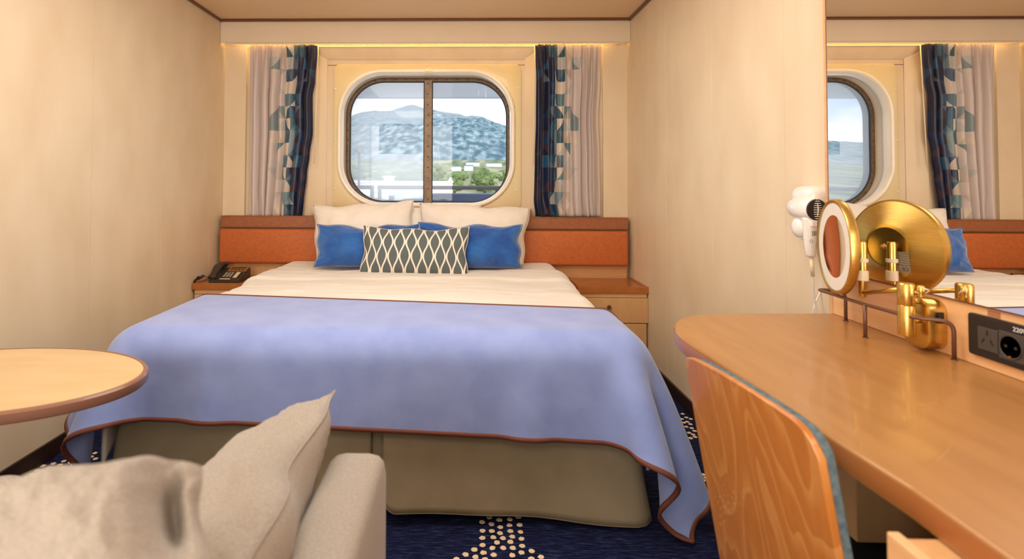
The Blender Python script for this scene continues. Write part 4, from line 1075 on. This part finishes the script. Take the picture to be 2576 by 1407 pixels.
# ----------------------------------------------------------------- chair
def chair():
    ch = empty('desk_chair', (.66, .86, 0), 'beech plywood chair with slate wool back pad tucked under the desk', 'chair')
    ZTp = .835; y0, y1 = 1.062, .735   # far, near
    zlow = .44
    def P(s, t, off=0):
        # s 0 far .. 1 near; t 0 top .. 1 bottom
        uu = 2*s-1
        y = y0+(y1-y0)*s
        rc = abs(uu)**3.4
        top = ZTp+.012*(1-uu*uu)-(.034*abs(uu)**14 if uu > 0 else .012*abs(uu)**14)
        z = top+(zlow-top)*t
        lean = .17*(ZTp-z)
        X = .414+.040*(uu*.5+.5)-.008*(1-uu*uu)+lean + off
        sh = .06*(t**1.5)*0
        return Vector((X, y+.0*t, z))
    def shell(name, o0, o1, m, mar=0, n=40, k=26, par=None):
        g = [[P(mar+(1-2*mar)*i/n, max(mar*.5, 0)+(1-mar)*j/k*.97, o0) for j in range(k+1)] for i in range(n+1)]
        h = [[P(mar+(1-2*mar)*i/n, max(mar*.5, 0)+(1-mar)*j/k*.97, o1) for j in range(k+1)] for i in range(n+1)]
        vs = [p for r_ in g for p in r_]+[p for r_ in h for p in r_]; B = (n+1)*(k+1); fs = []
        for i in range(n):
            for j in range(k):
                a = i*(k+1)+j; fs.append((a, a+1, a+k+2, a+k+1)); fs.append((B+a, B+a+k+1, B+a+k+2, B+a+1))
        for i in range(n):
            for jj in (0, k):
                a = i*(k+1)+jj; b_ = a+k+1; fs.append((a, b_, B+b_, B+a))
        for j in range(k):
            for ii in (0, n):
                a = ii*(k+1)+j; fs.append((a, a+1, B+a+1, B+a))
        o = pyd(name, vs, fs, m, par, True); sharp(o, 40)
        bv = o.modifiers.new('b', 'BEVEL'); bv.width = .002; bv.segments = 2; bv.limit_method = 'ANGLE'
        return o
    shell('backrest', 0, .011, M['chairw'], par=ch)
    pd = shell('back_pad', .0115, .025, M['chairpad'], mar=.010, par=ch)
    o = link('seat', bxbm(.50, .86, .75, 1.10, .468, .480, bev=.005), M['chairw'], ch)
    o = link('seat_pad', bxbm(.51, .875, .75, 1.11, .480, .530, bev=.018, seg=4), M['seatpad'], ch, True)
    for a, b_ in ((.53, .78), (.53, 1.06), (.83, .78), (.83, 1.06)):
        tube('leg', [(a, b_, .468), (a+(.04 if a > .7 else -.04), b_+(.02 if b_ > .9 else -.02), .0)], .013, M['chairw'], ch, 14, rf=lambda t_: .017-.006*t_)
chair()

# ----------------------------------------------------------------- sofa and cushions in front
def sofa():
    s = empty('sofa', (-.8, .5, 0), 'beige linen sofa with padded arm in front of the bed', 'sofa')
    def rb(name, *a, bev=.03): 
        o = link(name, bxbm(*a, bev=bev, seg=5), M['sofa'], s, True); return o
    # right arm : padded slab with rounded end
    XA0, XA1 = -.226, -.134
    def arm(nm, x0, x1, y0, y1, z1):
        prof = rrect(y0, y1, .06, z1, .05, 8)
        lo = []
        for ins, X in ((.022, x0), (.010, x0+.004), (.003, x0+.012), (0, x0+.026), (0, x1-.026), (.003, x1-.012), (.010, x1-.004), (.022, x1)):
            lo.append([Vector((X, a, c)) for a, c in rrect(y0+ins, y1-ins, .06, z1-ins, .055-ins, 8)])
        return loft(nm, lo, M['sofa'], s, True, True, ang=60)
    arm('arm', XA0, XA1, .10, .965, .708)
    arm('arm', -1.55, -1.46, .10, .90, .62)
    rb('seat_base', -1.46, -.23, .12, .90, .10, .30)
    rb('seat_cushion', -1.455, -.232, .24, .93, .30, .455, bev=.04)
    rb('backrest', -1.46, -.23, .08, .24, .20, .74, bev=.04)
    for a, b_ in ((-1.4, .16), (-.3, .16), (-1.4, .84), (-.3, .84)): lathe('leg', [(.02, 0), (.024, .105)], (a, b_, 0), (0, 0, 1), M['base'], s, 14)
sofa()
gS = 'beige linen cushions on the sofa'
cushion('cushion', [(-.56, 1.0, .53), (-.53, .50, .50), (-.215, .50, .765), at_y(843, 983, 1.0)], .055, M['sofa'], 'beige cushion with a pointed corner leaning on the sofa arm', 'cushion', gS, pinch=.05, seed=7, wr=.022, back=1.9, p=2.2)
cushion('cushion', [at_y(-200, 1900, .36), at_y(560, 1750, .40), at_y(506, 1178, .52), at_y(-260, 1480, .42)], .055, M['sofa'], 'nearest beige cushion, blurred, with a folded corner at lower left', 'cushion', gS, pinch=.02, seed=9, wr=.010, back=.9, sag=-.045, n=90, dent=(.74, .5, .12, .38, 1, .06))
cushion('cushion', [at_y(-250, 1800, .62), at_y(330, 1700, .62), at_y(300, 1212, .74), at_y(-260, 1212, .70)], .05, M['sofa'], 'beige cushion lying behind the blurred one at the left edge', 'cushion', gS, pinch=.02, seed=12, wr=.01, back=.8)

# ----------------------------------------------------------------- carpet dots
dots = []
A = [(803,808),(895,805),(963,805),(1030,790),(852,829),(918,845),(985,842),(1040,826),(806,860),(866,873),(925,893),(983,880),(1048,877),(808,916),(869,918),(922,930),(990,918),(1055,924),(808,962),(878,958),(940,964),(1001,954),(1062,968),(902,992),(989,987),(810,1008),(872,1027),(942,1027),(1005,1027),(1066,1014),(755,1038),(699,1070),(815,1058),(881,1072),(1000,1074),(1060,1057),(1127,1048),(763,1086),(825,1102),(640,1100),(1188,1086),(1127,1097)]
dots += [(900+a/2.576, 980+b/2.576) for a, b in A]
A = [(615,720),(545,738),(588,745),(478,755),(521,764),(412,773),(455,781),(543,777),(618,757),(345,788),(388,797),(474,796),(277,803),(320,814),(405,814),(240,832),(340,828),(205,860),(272,846),(155,880),(175,850),(130,885)]
dots += [(a/2.572, 860+b/2.572) for a, b in A]
A = [(255,612),(275,632),(300,640),(280,655),(298,668),(275,682),(305,690),(320,705),(290,715),(312,725),(298,745),(322,738),(370,945),(382,962),(368,975),(362,987),(250,640),(262,660)]
dots += [(1600+a/2.174, 760+b/2.174) for a, b in A]
vs = []; fs = []
rnd = random.Random(2)
for (a, b_) in dots:
    c_ = at_z(a, b_, .001); k0 = len(vs); n_ = 10; r_ = .0105
    for k in range(n_):
        an = 2*PI*k/n_; rr = r_*rnd.uniform(.85, 1.1)*(1.0 if k % 2 else .92); vs.append((c_.x+rr*1.05*math.cos(an), c_.y+rr*math.sin(an), .0004))
    for k in range(n_):
        vs.append((c_.x+(vs[k0+k][0]-c_.x)*.9, c_.y+(vs[k0+k][1]-c_.y)*.9, .0018))
    fs.append(tuple(range(k0+n_, k0+2*n_)))
    for k in range(n_): fs.append((k0+k, k0+(k+1) % n_, k0+n_+(k+1) % n_, k0+n_+k))
dd = pyd('carpet_dots', vs, fs, M['tuft'], fl); tag(dd, kind='stuff')

# ----------------------------------------------------------------- outside
M['steel'] = mat('grey_deckhead', rgb(120, 130, 145), rgb(130, 140, 154), 3, rough=.5)
M['railpaint'] = mat('dark_rail', rgb(60, 56, 60), rough=.4)
M['bulwark'] = mat('blue_bulwark', rgb(62, 78, 108), rgb(72, 90, 120), 2, rough=.5)
M['concrete'] = mat('pale_quay', rgb(214, 214, 210), rgb(232, 232, 228), .2, rough=.8)
M['hill'] = mat('maquis_hillside', rgb(66, 94, 104), rgb(138, 154, 156), 0.07, (1, .16, 1), rough=1, detail=14, lo=.42, hi=.66, spec=0)  # blue cast of distant air mixed into the hillside greens
M['plain'] = mat('scrub_plain', rgb(84, 104, 74), rgb(150, 148, 120), .09, (1, .12, 1), rough=1, detail=10, lo=.42, hi=.62, spec=0)
M['leaf'] = mat('olive_foliage', rgb(78, 98, 56), rgb(124, 140, 86), .9, rough=.9, spec=.1, detail=8)
M['bark'] = mat('bark', rgb(96, 80, 62), rough=.9)
M['bwhite'] = mat('white_building', rgb(236, 236, 232), rough=.7)
YR = 6.4
ov = box('deck_overhang', -9, 9, 5.45, YR+.2, at_y(1072, 242, YR).z, at_y(1072, 242, YR).z+.9, M['steel'])
tag(ov, 'grey underside of the deck above outside the porthole', 'deck overhang')
dkp = box('ship_deck', -9, 9, 4.3, YR+.1, -.35, -.05, M['concrete']); tag(dkp, 'grey outer deck floor below the porthole', 'deck')
for (xa, h_) in ((1212, .04), (1218, .06)):
    pass
rl = empty('deck_rail', (0, YR-.2, 0), 'dark ship rail crossing the view through the porthole', 'railing')
zt_, zb = at_y(1072, 467, 6.2).z, at_y(1072, 477, 6.2).z
xg0, xg1 = at_y(941, 470, 6.2).x, at_y(950, 470, 6.2).x
box('top_rail', -6, xg0, 6.17, 6.23, zb, zt_, M['railpaint'], rl, bev=.01)
box('top_rail', xg1, 6, 6.17, 6.23, zb, zt_, M['railpaint'], rl, bev=.01)
for k, xp in enumerate((936.6, 955, )):
    p = at_y(xp, 480, 6.2); box('post', p.x-.018, p.x+.018, 6.18, 6.22, -.05, zb+.01, M['railpaint'], rl)
for k in range(-4, 5):
    X_ = xg1+1.35*k+(.0 if k > 0 else 0)
    if abs(k) > 0: box('post', X_-.018, X_+.018, 6.18, 6.22, -.05, zb+.01, M['railpaint'], rl)
bw = box('bulwark', at_y(1086, 500, 6.8).x, at_y(1250, 500, 6.8).x, 6.55, 6.85, -.3, at_y(1150, 486, 6.8).z, M['bulwark'], bev=.03); tag(bw, 'dark blue steel locker behind the ship rail', 'locker')
# hanging ropes
for xp in (1203, 1221):
    a = at_y(xp, 200, 5.6); b_ = at_y(xp+1, 240 if xp < 1210 else 245, 5.6)
    tag(tube('hanging_cord', [a, b_], .005, M['bwhite'], seg=6), 'short white cord hanging from the deck above, %s' % ('left one' if xp < 1210 else 'right one with dark tip'), 'cord')
GZ = -9.0
qy = box('quay', -80, 80, 12, 62, GZ-1, GZ+.0, M['concrete']); tag(qy, kind='structure')
# terrain: plain rising to the mountain
def hprof(x_px): # ridge height in px above the vanishing row as a function of px column
    tab = [(300, 352), (600, 330), (800, 312), (880, 300), (955, 283), (1010, 271), (1045, 267), (1090, 274), (1150, 286), (1210, 300), (1275, 321), (1400, 352), (1700, 400), (2200, 425)]
    for (a, c), (b_, d_) in zip(tab[:-1], tab[1:]):
        if x_px <= b_: return c+(d_-c)*(x_px-a)/(b_-a)
    return tab[-1][1]
vs = []; fs = []; uvs = []
NXg, NYg = 220, 90
for j in range(NYg+1):
    t_ = j/NYg
    Y_ = 60*(3600/60)**t_
    for i in range(NXg+1):
        ang = -1.15+2.3*i/NXg; X_ = Y_*math.tan(ang)
        xpx = 1172+FP*math.tan(ang); ridge = (459-hprof(xpx))/FP*3400
        if Y_ < 900: z_ = GZ+(Y_-60)/840*(38-GZ)
        else:
            k = min(1, (Y_-900)/2500); z_ = 38+(ridge+H-38)*(k**.85)
        z_ += noise.fractal(Vector((X_*.004, Y_*.004, 0)), 1, 2, 5)*min(34, Y_*.010)*(1 if Y_ < 3200 else .25)
        if Y_ < 62: z_ = GZ-.3
        vs.append((X_, Y_, z_))
for j in range(NYg):
    for i in range(NXg):
        a = j*(NXg+1)+i; fs.append((a, a+1, a+NXg+2, a+NXg+1))
hl = pyd('hills', vs, fs, M['hill'], None, True); tag(hl, kind='structure')
hl.data.materials.append(M['plain'])
for p in hl.data.polygons:
    if p.center.y < 820: p.material_index = 1
# sea/horizon floor
sea = box('sea', -4000, 4000, 7.5, 12, GZ-2, GZ-1, M['bulwark']); tag(sea, kind='structure')
def tree(px_, ytop, Y_, wpx, lab):
    zb = GZ+(Y_-60)/840*(38-GZ)-.4; p = at_y(px_, ytop, Y_); hgt = p.z-zb; w_ = wpx/FP*Y_/2
    t_ = empty('tree', (p.x, Y_, zb), lab, 'tree', 'trees on the plain outside the porthole')
    tube('trunk', [(p.x, Y_, zb), (p.x+.2, Y_, zb+hgt*.5)], .3, M['bark'], t_, 8)
    bm = bmesh.new(); rnd = random.Random(int(px_))
    for k in range(16):
        a = rnd.uniform(0, 2*PI); rr = rnd.uniform(0, .68)*w_; r_ = w_*rnd.uniform(.28, .42)
        c_ = Vector((p.x+rr*math.cos(a), Y_+rr*math.sin(a), p.z-r_-(rr/w_)**2*hgt*.35-rnd.uniform(0, .22)*hgt))
        b0 = len(bm.verts); g = bmesh.ops.create_icosphere(bm, subdivisions=3, radius=1)
        for v in g['verts']:
            n_ = v.co.copy(); d_ = 1+.42*noise.fractal(n_*2.6+c_*.3, 1, 2, 4); v.co = c_+n_*r_*d_
    link('crown', bm, M['leaf'], t_, False)
tree(1218, 419, 120, 78, 'large olive tree at right outside the porthole')
tree(1140, 432, 116, 62, 'round olive tree right of the mullion')
tree(1105, 416, 170, 40, 'smaller pale tree close to the mullion')
tree(1283, 421, 135, 50, 'dark tree at the right rim of the porthole')
tree(1010, 432, 170, 60, 'faint tree just left of the mullion')
tree(955, 436, 180, 60, 'faint tree seen through the left pane')
bm = bmesh.new(); rnd = random.Random(11)
for k in range(150):
    Y_ = rnd.uniform(130, 420); zb = GZ+(Y_-60)/840*(38-GZ); X_ = rnd.uniform(-.30, .16)*Y_; r_ = rnd.uniform(1.2, 2.8)
    g = bmesh.ops.create_icosphere(bm, subdivisions=2, radius=1)
    for v in g['verts']:
        n_ = v.co.copy(); v.co = Vector((X_, Y_, zb+r_*.5))+Vector((n_.x*1.5, n_.y, n_.z*.8))*r_*(1+.4*noise.fractal(n_*2+Vector((k, 0, 0)), 1, 2, 3))
tag(link('bushes', bm, M['leaf']), 'belt of low green bushes covering the plain before the mountain', 'bushes', None, 'stuff')
# pylons
M['galv'] = mat('galvanised_steel', rgb(205, 210, 215), rough=.6)
def pylon(px_, ytop, ybot, Y_, lab):
    a, b_ = at_y(px_, ytop, Y_), at_y(px_, ybot, Y_); h_ = a.z-b_.z; t_ = empty('pylon', b_, lab, 'pylon', 'power pylons below the mountain')
    r_ = Y_/FP*.16; w_ = h_*.13
    def pt(sx, sy, k): ww = w_*(1-k)**1.3+w_*.08; return Vector((b_.x+sx*ww, Y_+sy*ww, b_.z+k*h_))
    for sx in (-1, 1):
        for sy in (-1, 1): tube('leg', [pt(sx, sy, k/6) for k in range(7)], r_, M['galv'], t_, 4)
    for k in range(5): tube('brace', [pt(-1, -1, k/6), pt(1, -1, (k+1)/6)], r_*.7, M['galv'], t_, 4); tube('brace', [pt(1, -1, k/6), pt(-1, -1, (k+1)/6)], r_*.7, M['galv'], t_, 4)
    for k in (.62, .74, .86): tube('cross_arm', [b_+Vector((-h_*.16, 0, k*h_)), b_+Vector((h_*.16, 0, k*h_))], r_, M['galv'], t_, 4)
pylon(1182, 364, 407, 520, 'tall pylon in front of the mountain, the rightmost')
pylon(1102, 365, 416, 480, 'middle pylon just right of the mullion')
pylon(1089, 368, 414, 560, 'pylon touching the mullion, behind its neighbour')
# far buildings and road
def bld(x0, x1, y0, y1, Y_, lab, m=None):
    a, b_ = at_y(x0, y1, Y_), at_y(x1, y0, Y_)
    t_ = empty('building', ((a.x+b_.x)/2, Y_, a.z-3), lab, 'building', 'white buildings at the foot of the mountain')
    box('walls', a.x, b_.x, Y_, Y_+12, a.z-3, b_.z, M['bwhite'], t_); box('roof', a.x-.3, b_.x+.3, Y_-.3, Y_+12.3, b_.z, b_.z+.5, M['steel'], t_)
bld(1172, 1206, 409, 413, 470, 'long low white warehouse right of the rightmost pylon')
bld(1224, 1262, 411, 417, 440, 'white building at the right rim of the porthole')
bld(1168, 1190, 417, 422, 330, 'small white house above the large olive tree')
bld(1136, 1160, 419, 424, 330, 'small white shed above the round olive tree')
# port clutter near
lm = empty('lamp_post', at_y(904, 470, 30), 'lamp post with dark round head seen through the left pane', 'lamp post')
a = at_y(903, 385, 30); b_ = at_y(906, 520, 30)
tube('pole', [(b_.x, 30, GZ), a], .07, M['railpaint'], lm, 8)
lathe('lamp_head', [(.0001, .30), (.22, .22), (.30, .05), (.26, 0), (.0001, -.02)], a, (.15, 0, 1), M['railpaint'], lm, 20)
def portbox(nm, x0, x1, y0, y1, Y_, dp, m, lab, cat):
    a, b_ = at_y(x0, y1, Y_), at_y(x1, y0, Y_)
    t_ = empty(nm, ((a.x+b_.x)/2, Y_, GZ), lab, cat)
    box('body', a.x, b_.x, Y_, Y_+dp, GZ, b_.z, m, t_, bev=.04); box('roof', a.x-.1, b_.x+.1, Y_-.1, Y_+dp+.1, b_.z, b_.z+.12, M['bwhite'], t_)
portbox('kiosk', 965, 985, 446, 470, 50, 2, M['bwhite'], 'white square kiosk on the quay left of the mullion', 'kiosk')
portbox('shelter', 887, 958, 459, 464, 40, 5, M['bwhite'], 'low white shelter on the quay at the left rim of the porthole', 'shelter')
portbox('terminal', 985, 1137, 459, 466, 58, 3, M['bwhite'], 'long low white terminal on the quay behind the ship rail', 'building')
mast = empty('mast', at_y(1133, 470, 40), 'white signal mast on the quay right of the mullion', 'mast')
a = at_y(1133, 447, 40); tube('pole', [(a.x, 40, GZ), a], .07, M['bwhite'], mast, 8)
tube('crossbar', [a+Vector((-.14, 0, -.3)), a+Vector((.14, 0, -.3))], .16, M['bwhite'], mast, 8)
# moored white boats below
def boat(px_, ypx, Y_, ln, lab):
    c_ = at_y(px_, ypx, Y_); t_ = empty('boat', (c_.x, Y_, c_.z), lab, 'boat', 'white boats at the quay')
    secs = []
    for k in range(11):
        u = k/10; ww = ln*.13*(1-(2*u-1)**4)*(1-u*.25); x_ = c_.x+(u-.5)*ln
        secs.append([Vector((x_, Y_+ww*q_, c_.z+h_)) for q_, h_ in ((-1, ln*.06+.03*ln*u), (-.8, 0), (0, -ln*.05), (.8, 0), (1, ln*.06+.03*ln*u))])
    loft('hull', [s_ for s_ in secs], M['bwhite'], t_, True, True)
    box('cabin', c_.x-ln*.15, c_.x+ln*.12, Y_-ln*.07, Y_+ln*.07, c_.z+ln*.05, c_.z+ln*.14, M['bwhite'], t_, bev=ln*.01)
    return c_
for args in ((995, 492, 14, 1.6, 'white boat behind the ship rail left of the mullion'), (1045, 500, 13, 1.0, 'white boat close to the mullion at the bottom'), (925, 498, 13, 1.0, 'white boat at the lower left rim of the porthole')):
    c_ = boat(*args)
    box('cradle', c_.x-.3, c_.x+.3, args[2]-.15, args[2]+.15, GZ, c_.z-args[3]*.03, M['railpaint'], bpy.data.objects[[o.name for o in bpy.data.objects if o.name.startswith('boat')][-1]])
